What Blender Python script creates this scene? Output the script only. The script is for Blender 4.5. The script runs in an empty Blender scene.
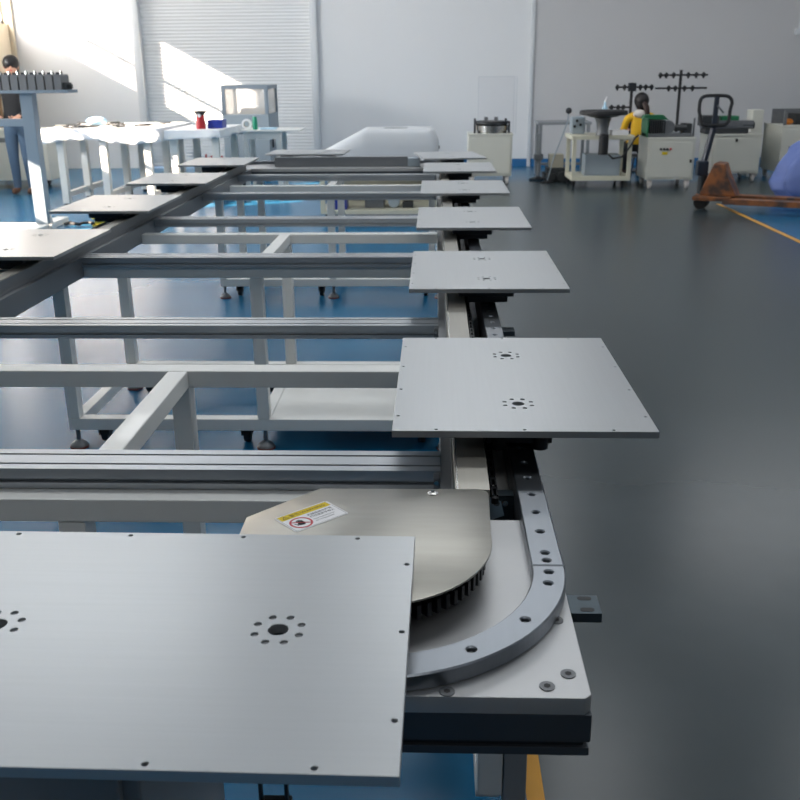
import bpy, bmesh, math, random
from mathutils import Vector, Matrix
random.seed(7)
R = math.radians
col = bpy.context.scene.collection
S = 0.9733          # far objects were surveyed for a 1.50 m eye height; the eye is at 1.46 m
DZ = -0.04          # same correction for the conveyor heights

# ------------------------------------------------------------------ materials
def lin(h):
    v = [int(h[i:i+2], 16)/255 for i in (0, 2, 4)]
    return tuple((c/12.92 if c <= .04045 else ((c+.055)/1.055)**2.4) for c in v) + (1,)

MATS = {}
def mat(name, hexcol, rough=.5, metal=0., var=.0, scale=8., bump=0., stretch=None, spec=.5, second=None, trans=0., coat=0.):
    m = bpy.data.materials.new(name); m.use_nodes = True
    nt = m.node_tree; b = nt.nodes['Principled BSDF']
    b.inputs['Roughness'].default_value = rough
    b.inputs['Metallic'].default_value = metal
    b.inputs['Specular IOR Level'].default_value = spec
    if trans: b.inputs['Transmission Weight'].default_value = trans
    if coat: b.inputs['Coat Weight'].default_value = coat
    c = lin(hexcol); b.inputs['Base Color'].default_value = c
    if var or second or bump:
        tc = nt.nodes.new('ShaderNodeTexCoord'); mp = nt.nodes.new('ShaderNodeMapping')
        nt.links.new(tc.outputs['Object'], mp.inputs['Vector'])
        if stretch: mp.inputs['Scale'].default_value = stretch
        nz = nt.nodes.new('ShaderNodeTexNoise'); nz.inputs['Scale'].default_value = scale
        nz.inputs['Detail'].default_value = 5
        nt.links.new(mp.outputs['Vector'], nz.inputs['Vector'])
        mx = nt.nodes.new('ShaderNodeMix'); mx.data_type = 'RGBA'
        if second:
            rp = nt.nodes.new('ShaderNodeValToRGB')
            rp.color_ramp.elements[0].position = .42; rp.color_ramp.elements[1].position = .62
            nt.links.new(nz.outputs['Fac'], rp.inputs['Fac']); nt.links.new(rp.outputs['Color'], mx.inputs['Factor'])
            mx.inputs['A'].default_value = c; mx.inputs['B'].default_value = lin(second)
        else:
            nt.links.new(nz.outputs['Fac'], mx.inputs['Factor'])
            mx.inputs['A'].default_value = tuple(max(0, x*(1-var)) for x in c[:3]) + (1,)
            mx.inputs['B'].default_value = tuple(min(1, x*(1+var)) for x in c[:3]) + (1,)
        nt.links.new(mx.outputs['Result'], b.inputs['Base Color'])
        if bump:
            bp = nt.nodes.new('ShaderNodeBump'); bp.inputs['Strength'].default_value = bump; bp.inputs['Distance'].default_value = .004
            nt.links.new(nz.outputs['Fac'], bp.inputs['Height']); nt.links.new(bp.outputs['Normal'], b.inputs['Normal'])
    MATS[name] = m
    return m

M_plate = mat('anodised_plate', 'acafb1', .33, .72, .04, 3, stretch=(60, 1.5, 1))
M_alu = mat('anodised_profile', 'a9adb1', .34, .8, .05, 4, stretch=(1, 40, 40))
M_base = mat('milled_aluminium', 'b4b5b6', .45, .8, .03, 20)
M_rail = mat('ground_steel_rail', '7d8288', .3, 1., .06, 4, stretch=(20, 2, 2))
M_stain = mat('brushed_stainless', '97958e', .32, .95, .12, 5, stretch=(2, 14, 1))
M_duct = mat('duct_sheet', '95928a', .35, .9, .08, 4, stretch=(20, 1, 1))
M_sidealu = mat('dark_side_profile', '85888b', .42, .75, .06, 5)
M_platside = mat('dark_anodised_side', '4c5258', .45, .75, .05, 5)
M_dark = mat('dark_steel', '33373b', .45, .6, .1, 10)
M_chain = mat('oiled_chain', '25272a', .4, .7, .2, 30)
M_black = mat('black_rubber', '16171a', .6, 0, .1, 20)
M_screw = mat('steel_screw', '3b3d40', .35, .8)
M_bright = mat('bright_screw', 'b5b5b2', .25, 1)
M_white = mat('white_paint', 'd5d6d3', .38, 0, .06, 9, coat=.15)
M_cab = mat('cream_cabinet_paint', 'c3c4bb', .45, 0, .03, 4)
M_cream = mat('cream_frame_paint', 'c9c7b4', .45, 0, .04, 6)
M_grey = mat('grey_paint', '84898d', .5, 0, .06, 6)
M_bluegrey = mat('blue_grey_paint_and_shade', '7d8a95', .5, 0, .06, 6)
M_wall = mat('wall_paint', 'e2e4e6', .7, 0, .015, 1.5)
M_wallr = mat('wall_paint_grey', 'c6c6c7', .7, 0, .015, 1.5)
M_wallwarm = mat('wall_warm_glow', 'dccfb8', .7, 0, .02, 2)  # warm glow from the windows is put into this wall colour
M_shut = mat('shutter_paint', 'd9dcde', .55, 0, .01, 2)
M_trim = mat('trim_paint', 'd2d6da', .5)
M_ceil = mat('ceiling_paint', 'c4c6c8', .8)
M_yellow = mat('yellow_line_paint', 'c8902a', .5, 0, .1, 12)
M_basebd = mat('blue_baseboard', '2f6a9c', .4)
M_red = mat('red_plastic', 'a3222a', .4)
M_blue = mat('blue_plastic', '263a9c', .4)
M_green = mat('green_plastic', '1f8f6d', .45)
M_greenm = mat('green_paint', '1f6b46', .45, 0, .1, 20)
M_orange = mat('orange_plastic', 'd9822b', .45)
M_rust = mat('worn_orange_paint', '85512a', .55, .1, 0, 7, second='40302a')
M_handle = mat('black_blue_paint', '222a38', .4, .2)
M_tarp = mat('blue_tarpaulin', '5a6da6', .6, 0, .08, 6, bump=.3)
M_sheet = mat('white_plastic_sheet', 'e4e7ea', .4, 0, .03, 8, bump=.4)
M_hood = mat('white_dust_sheet', 'bfc3c7', .6, 0, .02, 5, bump=.2)
M_jeans = mat('blue_denim', '4a6078', .85, 0, .12, 40)
M_jacket = mat('black_jacket', '1c1d21', .8, 0, .1, 30)
M_ywear = mat('yellow_jacket', 'd8a91c', .75, 0, .05, 20)
M_whood = mat('white_hood_cloth', 'd8d2cc', .8)
M_skin = mat('skin', 'c2947c', .55)
M_hair = mat('black_hair', '120f10', .5, 0, .3, 60)
M_hairb = mat('dark_brown_hair', '2c1712', .5, 0, .3, 60)
M_shoe = mat('brown_shoe', '5a3a28', .6)
M_inst = mat('instrument_grey', '6d7073', .45, .4, .2, 25)
M_instd = mat('dark_instrument', '35383a', .5, .3, .3, 30)
M_zinc = mat('zinc_bracket', '475259', .4, .8, .25, 40)
M_film = mat('pale_blue_film', '8fa7b8', .35, 0, .1, 20)
M_ywarn = mat('warning_yellow', 'd3b90e', .75)
M_wht = mat('label_white', 'e4e4e6', .75)
M_pred = mat('prohibition_red', 'b3202c', .45)
M_ink = mat('label_ink', '0c0d10', .8)
M_block = mat('machined_block_grey', '77787a', .5, .35, .12, 20)
M_box = mat('pale_grey_box', '9aa6ae', .5, .2)
M_beige = mat('beige_box', 'a9a493', .6)
M_lblue = mat('pale_blue_plastic', 'a8cbe0', .4)
def glassmat():
    m = bpy.data.materials.new('clear_acrylic'); m.use_nodes = True
    nt = m.node_tree; nt.nodes.clear()
    o = nt.nodes.new('ShaderNodeOutputMaterial'); mx = nt.nodes.new('ShaderNodeMixShader')
    t = nt.nodes.new('ShaderNodeBsdfTransparent'); g = nt.nodes.new('ShaderNodeBsdfGlossy')
    t.inputs['Color'].default_value = (.99, .99, .995, 1); g.inputs['Roughness'].default_value = .08
    mx.inputs['Fac'].default_value = .014
    nt.links.new(t.outputs[0], mx.inputs[1]); nt.links.new(g.outputs[0], mx.inputs[2]); nt.links.new(mx.outputs[0], o.inputs['Surface'])
    return m
M_glass = glassmat()
M_pane = M_glass.copy(); M_pane.name = 'warm_reflection_pane'
_n = M_pane.node_tree; _mx = [q for q in _n.nodes if q.type == 'MIX_SHADER'][0]; _o = [q for q in _n.nodes if q.type == 'OUTPUT_MATERIAL'][0]
_d = _n.nodes.new('ShaderNodeBsdfDiffuse'); _d.inputs['Color'].default_value = (.8, .76, .7, 1)  # cream diffuse stands in for warm light reflected by the panes
_m2 = _n.nodes.new('ShaderNodeMixShader'); _m2.inputs['Fac'].default_value = .4
_n.links.new(_mx.outputs[0], _m2.inputs[1]); _n.links.new(_d.outputs[0], _m2.inputs[2]); _n.links.new(_m2.outputs[0], _o.inputs['Surface'])

# the epoxy floor: blue work zones, grey aisle, painted in straight fields
def floormat():
    m = bpy.data.materials.new('epoxy_floor'); m.use_nodes = True
    nt = m.node_tree; b = nt.nodes['Principled BSDF']; L = nt.links.new
    tc = nt.nodes.new('ShaderNodeTexCoord'); sx = nt.nodes.new('ShaderNodeSeparateXYZ')
    L(tc.outputs['Object'], sx.inputs[0])
    def cmp(out, op, v):
        n = nt.nodes.new('ShaderNodeMath'); n.operation = op; n.inputs[1].default_value = v; L(out, n.inputs[0]); return n.outputs[0]
    def mul(a, c):
        n = nt.nodes.new('ShaderNodeMath'); n.operation = 'MULTIPLY'; L(a, n.inputs[0]); L(c, n.inputs[1]); return n.outputs[0]
    mx_ = nt.nodes.new('ShaderNodeMath'); mx_.operation = 'MAXIMUM'
    L(cmp(sx.outputs[0], 'LESS_THAN', 3.27), mx_.inputs[0]); L(cmp(sx.outputs[1], 'GREATER_THAN', 11.25), mx_.inputs[1])
    g = mul(mul(cmp(sx.outputs[0], 'GREATER_THAN', .22), mx_.outputs[0]), cmp(sx.outputs[1], 'LESS_THAN', 13.72))
    nz = nt.nodes.new('ShaderNodeTexNoise'); nz.inputs['Scale'].default_value = 1.4; nz.inputs['Detail'].default_value = 4
    L(tc.outputs['Object'], nz.inputs['Vector'])
    def tone(a, c):
        x = nt.nodes.new('ShaderNodeMix'); x.data_type = 'RGBA'; L(nz.outputs['Fac'], x.inputs['Factor'])
        x.inputs['A'].default_value = lin(a); x.inputs['B'].default_value = lin(c); return x.outputs['Result']
    x = nt.nodes.new('ShaderNodeMix'); x.data_type = 'RGBA'; L(g, x.inputs['Factor'])
    L(tone('155a80', '1c678e'), x.inputs['A']); L(tone('2c3538', '404b4f'), x.inputs['B'])
    L(x.outputs['Result'], b.inputs['Base Color'])
    n2 = nt.nodes.new('ShaderNodeTexNoise'); n2.inputs['Scale'].default_value = 1.1; n2.inputs['Detail'].default_value = 3
    L(tc.outputs['Object'], n2.inputs['Vector'])
    mr = nt.nodes.new('ShaderNodeMapRange'); mr.inputs['From Min'].default_value = .1; mr.inputs['From Max'].default_value = .9
    mr.inputs['To Min'].default_value = .17; mr.inputs['To Max'].default_value = .42
    L(n2.outputs['Fac'], mr.inputs['Value']); b.inputs['Roughness'].default_value = .27
    return m
M_floor = floormat()

# ------------------------------------------------------------------ mesh helpers
class MB:
    def __init__(s): s.bm = bmesh.new()
    def _faces(s, vs, fs):
        v = [s.bm.verts.new(p) for p in vs]
        for f in fs:
            try: s.bm.faces.new([v[i] for i in f])
            except ValueError: pass
        return v
    def box(s, x0, x1, y0, y1, z0, z1, mtx=None):
        vs = [Vector((x, y, z)) for z in (z0, z1) for y in (y0, y1) for x in (x0, x1)]
        if mtx: vs = [mtx @ v for v in vs]
        s._faces(vs, [(0, 2, 3, 1), (4, 5, 7, 6), (0, 1, 5, 4), (2, 6, 7, 3), (0, 4, 6, 2), (1, 3, 7, 5)]); return s
    def bar(s, a, b, w, h):
        a, b = Vector(a), Vector(b); d = (b-a); L = d.length; d.normalize()
        up = Vector((0, 0, 1)) if abs(d.z) < .99 else Vector((0, 1, 0))
        sd = d.cross(up).normalized(); u = sd.cross(d)
        m = Matrix(((sd.x, d.x, u.x, a.x), (sd.y, d.y, u.y, a.y), (sd.z, d.z, u.z, a.z), (0, 0, 0, 1)))
        return s.box(-w/2, w/2, 0, L, -h/2, h/2, m)
    def cyl(s, a, b, r, n=16, r2=None):
        a, b = Vector(a), Vector(b); r2 = r if r2 is None else r2
        d = (b-a).normalized(); up = Vector((0, 0, 1)) if abs(d.z) < .99 else Vector((1, 0, 0))
        p = d.cross(up).normalized(); q = d.cross(p)
        vs = []
        for c, rr in ((a, r), (b, r2)):
            for i in range(n):
                t = 2*math.pi*i/n; vs.append(c + (p*math.cos(t)+q*math.sin(t))*rr)
        fs = [(i, (i+1) % n, n+(i+1) % n, n+i) for i in range(n)] + [tuple(reversed(range(n))), tuple(range(n, 2*n))]
        s._faces(vs, fs); return s
    def tube(s, pts, r, n=10):
        pts = [Vector(p) for p in pts]
        rings = []
        for i, p in enumerate(pts):
            d = (pts[min(i+1, len(pts)-1)]-pts[max(i-1, 0)]).normalized()
            up = Vector((0, 0, 1)) if abs(d.z) < .95 else Vector((0, 1, 0))
            a = d.cross(up).normalized(); b = d.cross(a)
            rings.append([s.bm.verts.new(p+(a*math.cos(2*math.pi*k/n)+b*math.sin(2*math.pi*k/n))*r) for k in range(n)])
        for A, B in zip(rings, rings[1:]):
            best = min(range(n), key=lambda o: sum((A[k].co-B[(k+o) % n].co).length for k in range(0, n, 3)))
            for k in range(n):
                s.bm.faces.new((A[k], A[(k+1) % n], B[(k+1+best) % n], B[(k+best) % n]))
        s.bm.faces.new(rings[0]); s.bm.faces.new(list(reversed(rings[-1]))); return s
    def prism(s, poly, z0, z1, mtx=None, axis='z'):
        n = len(poly)
        f = {'z': lambda p, q, t: Vector((p, q, t)), 'x': lambda p, q, t: Vector((t, p, q)), 'y': lambda p, q, t: Vector((p, t, q))}[axis]
        vs = [f(p[0], p[1], z0) for p in poly]+[f(p[0], p[1], z1) for p in poly]
        if mtx: vs = [mtx @ v for v in vs]
        s._faces(vs, [tuple(reversed(range(n))), tuple(range(n, 2*n))]+[(i, (i+1) % n, n+(i+1) % n, n+i) for i in range(n)]); return s
    def lathe(s, prof, c=(0, 0, 0), n=24):
        c = Vector(c); rings = []
        for r, z in prof:
            rings.append([s.bm.verts.new(c+Vector((max(r, 1e-4)*math.cos(2*math.pi*k/n), max(r, 1e-4)*math.sin(2*math.pi*k/n), z))) for k in range(n)])
        for A, B in zip(rings, rings[1:]):
            for k in range(n): s.bm.faces.new((A[k], A[(k+1) % n], B[(k+1) % n], B[k]))
        s.bm.faces.new(list(reversed(rings[0]))); s.bm.faces.new(rings[-1]); return s
    def ball(s, c, r, sc=(1, 1, 1), seg=16):
        m = Matrix.Translation(Vector(c)) @ Matrix.Diagonal((r*sc[0], r*sc[1], r*sc[2], 1))
        bmesh.ops.create_uvsphere(s.bm, u_segments=seg, v_segments=max(6, seg//2), radius=1, matrix=m); return s
    def mesh(s, m, origin=(0, 0, 0), bevel=0, smooth=None):
        bm = s.bm
        if bevel:
            bmesh.ops.recalc_face_normals(bm, faces=bm.faces)
            ed = [e for e in bm.edges if len(e.link_faces) == 2 and e.calc_face_angle(0) > .6]
            bmesh.ops.bevel(bm, geom=ed, offset=bevel, segments=2, profile=.5, affect='EDGES', clamp_overlap=True)
        bmesh.ops.recalc_face_normals(bm, faces=bm.faces)
        if Vector(origin).length: bmesh.ops.translate(bm, verts=bm.verts, vec=-Vector(origin))
        me = bpy.data.meshes.new('m'); bm.to_mesh(me); bm.free()
        me.materials.append(m)
        if smooth is not None:
            me.polygons.foreach_set('use_smooth', [True]*len(me.polygons))
            me.set_sharp_from_angle(angle=R(smooth))
        return me

def root_of(o):
    while o.parent: o = o.parent
    return o
def thing(name, label, cat, loc=(0, 0, 0), group=None):
    o = bpy.data.objects.new(name, None); col.objects.link(o); o.location = loc; o.empty_display_size = .05
    o['label'] = label; o['category'] = cat
    if group: o['group'] = group
    return o
def part(name, mb, m, parent, bevel=0, smooth=35, label=None, kind=None):
    if bevel and smooth == 35: smooth = 21
    # the parts of a thing are drawn in the thing's own place in the room
    me = mb.mesh(m, root_of(parent).location, bevel, smooth) if isinstance(mb, MB) else mb
    me.name = name
    o = bpy.data.objects.new(name, me); col.objects.link(o); o.parent = parent
    if label: o['label'] = label
    if kind: o['kind'] = kind
    return o
def single(name, mb, m, label, cat, loc, group=None, bevel=0, smooth=35, kind=None):
    if bevel and smooth == 35: smooth = 21
    me = mb.mesh(m, loc, bevel, smooth) if isinstance(mb, MB) else mb
    me.name = name
    o = bpy.data.objects.new(name, me); col.objects.link(o); o.location = loc
    o['label'] = label; o['category'] = cat
    if group: o['group'] = group
    if kind: o['kind'] = kind
    return o
def struct(name, mb, m, bevel=0, parent=None):
    me = mb.mesh(m, (0, 0, 0), bevel, 35); me.name = name
    o = bpy.data.objects.new(name, me); col.objects.link(o)
    if parent: o.parent = parent
    o['kind'] = 'structure'
    return o
def dup(root, loc, rz, label, skip=(), group=None):
    r = root.copy(); col.objects.link(r); r.location = loc; r.rotation_euler = (0, 0, rz); r['label'] = label
    if group: r['group'] = group
    def rec(src, dst):
        for ch in list(src.children):
            if ch.name.split('.')[0] in skip: continue
            c = ch.copy(); col.objects.link(c); c.parent = dst
            rec(ch, c)
    rec(root, r)
    return r
def curve_plate(outline, holes, z0, z1, m, bevel=.0006):
    """flat plate with real round holes: outline points, holes (x, y, r)"""
    cu = bpy.data.curves.new('c', 'CURVE'); cu.dimensions = '2D'; cu.fill_mode = 'BOTH'
    def add(pts):
        sp = cu.splines.new('POLY'); sp.points.add(len(pts)-1)
        for p, q in zip(sp.points, pts): p.co = (q[0], q[1], 0, 1)
        sp.use_cyclic_u = True
    add(outline)
    for x, y, r in holes:
        n = 20 if r > .004 else 10
        add([(x+r*math.cos(2*math.pi*k/n), y+r*math.sin(2*math.pi*k/n)) for k in range(n)])
    cu.extrude = (z1-z0)/2-bevel; cu.bevel_depth = bevel; cu.bevel_resolution = 0; cu.offset = -bevel
    o = bpy.data.objects.new('c', cu); col.objects.link(o)
    dg = bpy.context.evaluated_depsgraph_get(); dg.update()
    me = bpy.data.meshes.new_from_object(o.evaluated_get(dg))
    bpy.data.objects.remove(o); bpy.data.curves.remove(cu)
    for v in me.vertices: v.co.z += (z0+z1)/2
    me.materials.clear(); me.materials.append(m)
    me.polygons.foreach_set('use_smooth', [False]*len(me.polygons))
    return me
def text_mesh(s, size, mtx, m, thick=.00003):
    cu = bpy.data.curves.new('t', 'FONT'); cu.body = s; cu.size = size; cu.extrude = thick; cu.resolution_u = 2
    o = bpy.data.objects.new('t', cu); col.objects.link(o)
    dg = bpy.context.evaluated_depsgraph_get(); dg.update()
    me = bpy.data.meshes.new_from_object(o.evaluated_get(dg))
    bpy.data.objects.remove(o); bpy.data.curves.remove(cu)
    me.transform(mtx); me.materials.clear(); me.materials.append(m)
    return me

# ------------------------------------------------------------------ room
XL, XR, YN, YS, ZC = -6.95*S, 8.2, 16.5*S, -5.0, 4.6
struct('floor', MB().box(XL-.3, XR+.3, YS-.3, YN+.3, -.12, 0), M_floor)
struct('ceiling', MB().box(XL-.3, XR+.3, YS-.3, YN+.3, ZC, ZC+.15), M_ceil)
struct('wall_back', MB().box(-1.93*S, 1.57*S, YN, YN+.2, 0, ZC), M_wall)
struct('wall_back_right', MB().box(1.57*S, XR, YN, YN+.2, 0, ZC), M_wallr)
struct('wall_back_left', MB().box(XL-.2, -4.85*S, YN, YN+.2, 0, ZC), M_wall)
struct('wall_right', MB().box(XR, XR+.2, YS, YN, 0, ZC), M_wallr)
struct('wall_front', MB().box(XL-.2, XR+.2, YS-.2, YS, 0, ZC), mat('grey_wall_paint', '8a8d90', .7))
# left wall with high strip windows (openings cut between the piers)
WIN = [(7.3, 8.7, 1.2, 2.28), (9.3, 11.6, 1.95, 2.85), (14.35, 15.98, 2.24, 3.36)]
lw = MB(); prev = YS
for a, b, z0_, z1_ in WIN:
    lw.box(XL-.2, XL, prev, a, 0, ZC); lw.box(XL-.2, XL, a, b, 0, z0_); lw.box(XL-.2, XL, a, b, z1_, ZC); prev = b
lw.box(XL-.2, XL, prev, YN, 0, ZC)
struct('wall_left', lw, M_wallwarm)
for i, (a, b, WZ0, WZ1) in enumerate(WIN):
    fr = MB()
    for y in (a, (a+b)/2-.03, b-.06): fr.box(XL-.14, XL-.08, y, y+.06, WZ0, WZ1)
    fr.box(XL-.14, XL-.08, a, b, WZ0, WZ0+.05).box(XL-.14, XL-.08, a, b, WZ1-.05, WZ1)
    fr.box(XL-.13, XL-.09, a, b, WZ0+(WZ1-WZ0)*.38, WZ0+(WZ1-WZ0)*.38+.05)
    struct('window_%d' % (i+1), fr, M_trim)
# roller shutter: curved slats
sh = MB(); x0, x1 = -4.80*S, -2.01*S
n = 88
prof = []
for k in range(n):
    z = .02+k*.051
    prof += [(YN+.036, z), (YN+.03, z+.008), (YN+.028, z+.026), (YN+.03, z+.043)]
prof += [(YN+.09, .02+n*.051), (YN+.09, .02)]
sh.prism([(p[0], p[1]) for p in prof], x0, x1, axis='x')
d = struct('door_1', sh, M_shut)
struct('trim_1', MB().box(-4.92*S, -4.80*S, YN-.09, YN+.1, 0, ZC), M_trim, .008)
struct('trim_2', MB().box(-2.02*S, -1.91*S, YN-.09, YN+.1, 0, ZC), M_trim, .008)
struct('trim_3', MB().box(1.54*S, 1.60*S, YN-.03, YN+.01, 0, ZC), M_trim, .004)
struct('trim_4', MB().box(XL, XL+.07, YN-.07, YN, 0, ZC), M_wallwarm, .01)
struct('trim_5', MB().box(XL, XL+.06, 15.1, 15.24, 0, ZC), mat('brown_post_paint', '8a6a48', .6), .01)
bb = MB().box(-1.91*S, 1.54*S, YN-.012, YN, 0, .12).box(1.6*S, XR, YN-.012, YN, 0, .12)
struct('baseboard_back', bb, M_basebd)
struct('trim_6', MB().box(.200, .238, YS, 9.0, 0, .002), M_yellow)
struct('trim_7', MB().box(3.245, 3.295, -1, 11.25, 0, .002), M_yellow)
cd = thing('conduit_pipe', 'white conduit pipe running down the grey back wall to a small box', 'pipe', (5.8*S, YN-.03, 2.0))
part('pipe', MB().cyl((5.8*S, YN-.03, 2.05), (5.8*S, YN-.03, ZC), .022, 12), M_trim, cd)
part('outlet_box', MB().box(5.73*S, 5.87*S, YN-.07, YN, 1.97, 2.06), M_trim, cd, .01)

# ------------------------------------------------------------------ conveyor
ZP = .9265+DZ
ZR1, ZR0 = .86+DZ, .838+DZ
CXR, CXL = .157, -1.501
RC = .241
YCN, YCF = 1.168, 7.359
SPX, SPY = -.0975, 1.183
XCR, XCL = CXR-RC, CXL+RC

# carrier plates: local frame, long side along y, origin on the rail top below the plate centre
PW, PL, PT = .45, .60, .012
hz = ZP-ZR1
def cluster(cy):
    return [(.0262*math.cos(R(22.5+45*k)), cy+.0262*math.sin(R(22.5+45*k))) for k in range(8)]
holes = []; scr = []
for cy in (-.157, .157):
    holes.append((0, cy, .0112))
    for x, y in cluster(cy): holes.append((x, y, .0042)); scr.append((x, y))
for y in (-.225, -.075, .075, .225): holes += [(-.217, y, .0032), (.217, y, .0032)]
for x in (-.15, 0, .15): holes += [(x, -.292, .0032), (x, .292, .0032)]
plate0 = thing('carrier_plate', 'x', 'plate', (0, 0, 0), 'aluminium carrier plates around the conveyor loop')
w, l = PW/2, PL/2
pm = curve_plate([(-w, -l), (w, -l), (w, l), (-w, l)], holes, hz-PT, hz, M_plate)
part('top_plate', pm, None, plate0)
for x, y in scr:
    sm = MB().cyl((x, y, hz-.008), (x, y, hz-.0022), .0037, 12)
    part('screw', sm, M_inst, plate0, smooth=40)
for cy in (-.157, .157):
    cb = MB().box(-.082, .078, cy-.05, cy+.05, .022, .044).box(-.06, .06, cy-.042, cy+.042, .004, .022)
    cb.cyl((0, cy, .036), (0, cy, hz-PT), .05, 24)
    c = part('carriage', cb, M_dark, plate0, .003)
    for sx in (-1, 1):
        for sy in (-1, 1):
            part('roller', MB().cyl((sx*.038, cy+sy*.034, -.006), (sx*.038, cy+sy*.034, .02), .0155, 18), M_black, c)
lk = MB().box(-.086, -.045, -.2, .2, .0295, .0335)
part('chain_arm', lk, M_dark, plate0, .001)
def plate(loc, rz, label, skip=('screw', 'roller')):
    return dup(plate0, (loc[0], loc[1], ZR1), rz, label, skip)
plate0.location = (-.326, .899, ZR1); plate0.rotation_euler = (0, 0, R(-90.6))
plate0['label'] = 'nearest aluminium carrier plate, turned sideways and filling the bottom left of the photo'
oy = [1.809+1.1204*i for i in range(5)]
plate((.154, oy[0]), 0, 'large bright carrier plate on the right-hand rail just behind the stainless sprocket cover', ())
plate((.154, oy[1]), 0, 'second carrier plate away from the camera on the right-hand rail', ('roller',))
plate((.154, oy[2]), 0, 'third carrier plate away from the camera on the right-hand rail')
plate((.154, oy[3]), 0, 'fourth carrier plate away from the camera on the right-hand rail')
plate((.154, oy[4]), 0, 'fifth carrier plate on the right-hand rail, just in front of the skewed last one')
plate((.105, 7.24), R(8), 'carrier plate turning skewed into the far right bend of the loop')
ly = [3.437+1.1204*i for i in range(4)]
plate((-1.502, ly[0]), 0, 'nearest carrier plate on the left-hand rail, cut off by the left picture edge', ('roller',))
plate((-1.502, ly[1]), 0, 'second carrier plate on the left-hand rail, in front of the white gantry foot')
plate((-1.502, ly[2]), 0, 'third carrier plate on the left-hand rail, below the red clamps')
plate((-1.502, ly[3]), 0, 'farthest carrier plate on the left-hand rail, before the bend')
plate((-.98, 7.6), R(-92), 'carrier plate lying crosswise on the far end of the loop')

# guide rails
def rail(poly, holes, label, name='guide_rail'):
    xs = [p[0] for p in poly]; ys = [p[1] for p in poly]
    loc = Vector((sum(xs)/len(xs), sum(ys)/len(ys), ZR0))
    t = thing(name, label, 'rail', loc, 'guide rail sections of the conveyor loop')
    me = curve_plate([(x-loc.x, y-loc.y) for x, y in poly], [(x-loc.x, y-loc.y, .0054) for x, y in holes], 0, ZR1-ZR0, M_rail, .002)
    part('rail_bar', me, None, t)
    return t
RW = .0225
def straight(x, a, b, label, nshow):
    hs = [(x, a+.014)]+[(x, a+.036+.0655*k) for k in range(int((b-a)/.0655))] if nshow else []
    t = rail([(x-RW, a), (x+RW, a), (x+RW, b), (x-RW, b)], hs, label)
    for p in hs[:nshow]:
        part('screw', MB().cyl((p[0], p[1], ZR0+.002), (p[0], p[1], ZR1-.006), .0048, 12), M_inst, t)
    return t
def arc(cx, cy, a0, a1, label, nshow):
    n = 40; out = []; inn = []
    for k in range(n+1):
        t = R(a0+(a1-a0)*k/n)
        out.append((cx+(RC+RW)*math.cos(t), cy+(RC+RW)*math.sin(t))); inn.append((cx+(RC-RW)*math.cos(t), cy+(RC-RW)*math.sin(t)))
    hs = []
    for f in (.045, .125, .385, .64, .95):
        t = R(a0+(a1-a0)*f); hs.append((cx+RC*math.cos(t), cy+RC*math.sin(t)))
    t = rail(out+inn[::-1], hs, label)
    if nshow:
        for p in hs: part('screw', MB().cyl((p[0], p[1], ZR0+.002), (p[0], p[1], ZR1-.006), .0048, 12), M_inst, t)
g = .0007
straight(CXR, YCN+g, 2.90-g, 'straight steel rail with a row of screw holes under the nearest right-hand plate', 25)
straight(CXR, 2.90, YCF-g, 'long straight steel rail running on under the farther right-hand plates', 0)
straight(CXL, YCN+g, YCF-g, 'long straight steel rail under the left-hand carrier plates', 0)
arc(XCR, YCN, 0-.2, -90, 'quarter-bend steel rail curving around the stainless sprocket cover', 1)
arc(XCL, YCN, 180.2, 270, 'quarter-bend steel rail at the near left corner of the loop', 0)
arc(XCR, YCF, .2, 90, 'quarter-bend steel rail at the far right corner of the loop', 0)
arc(XCL, YCF, 179.8, 90, 'quarter-bend steel rail at the far left corner of the loop', 0)
for yy, lb in ((YCN-RC, 'short crosswise steel rail beneath the nearest carrier plate'), (YCF+RC, 'short crosswise steel rail at the far end of the loop')):
    rail([(XCL+g, yy-RW), (XCR-g, yy-RW), (XCR-g, yy+RW), (XCL+g, yy+RW)], [], lb)

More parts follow.
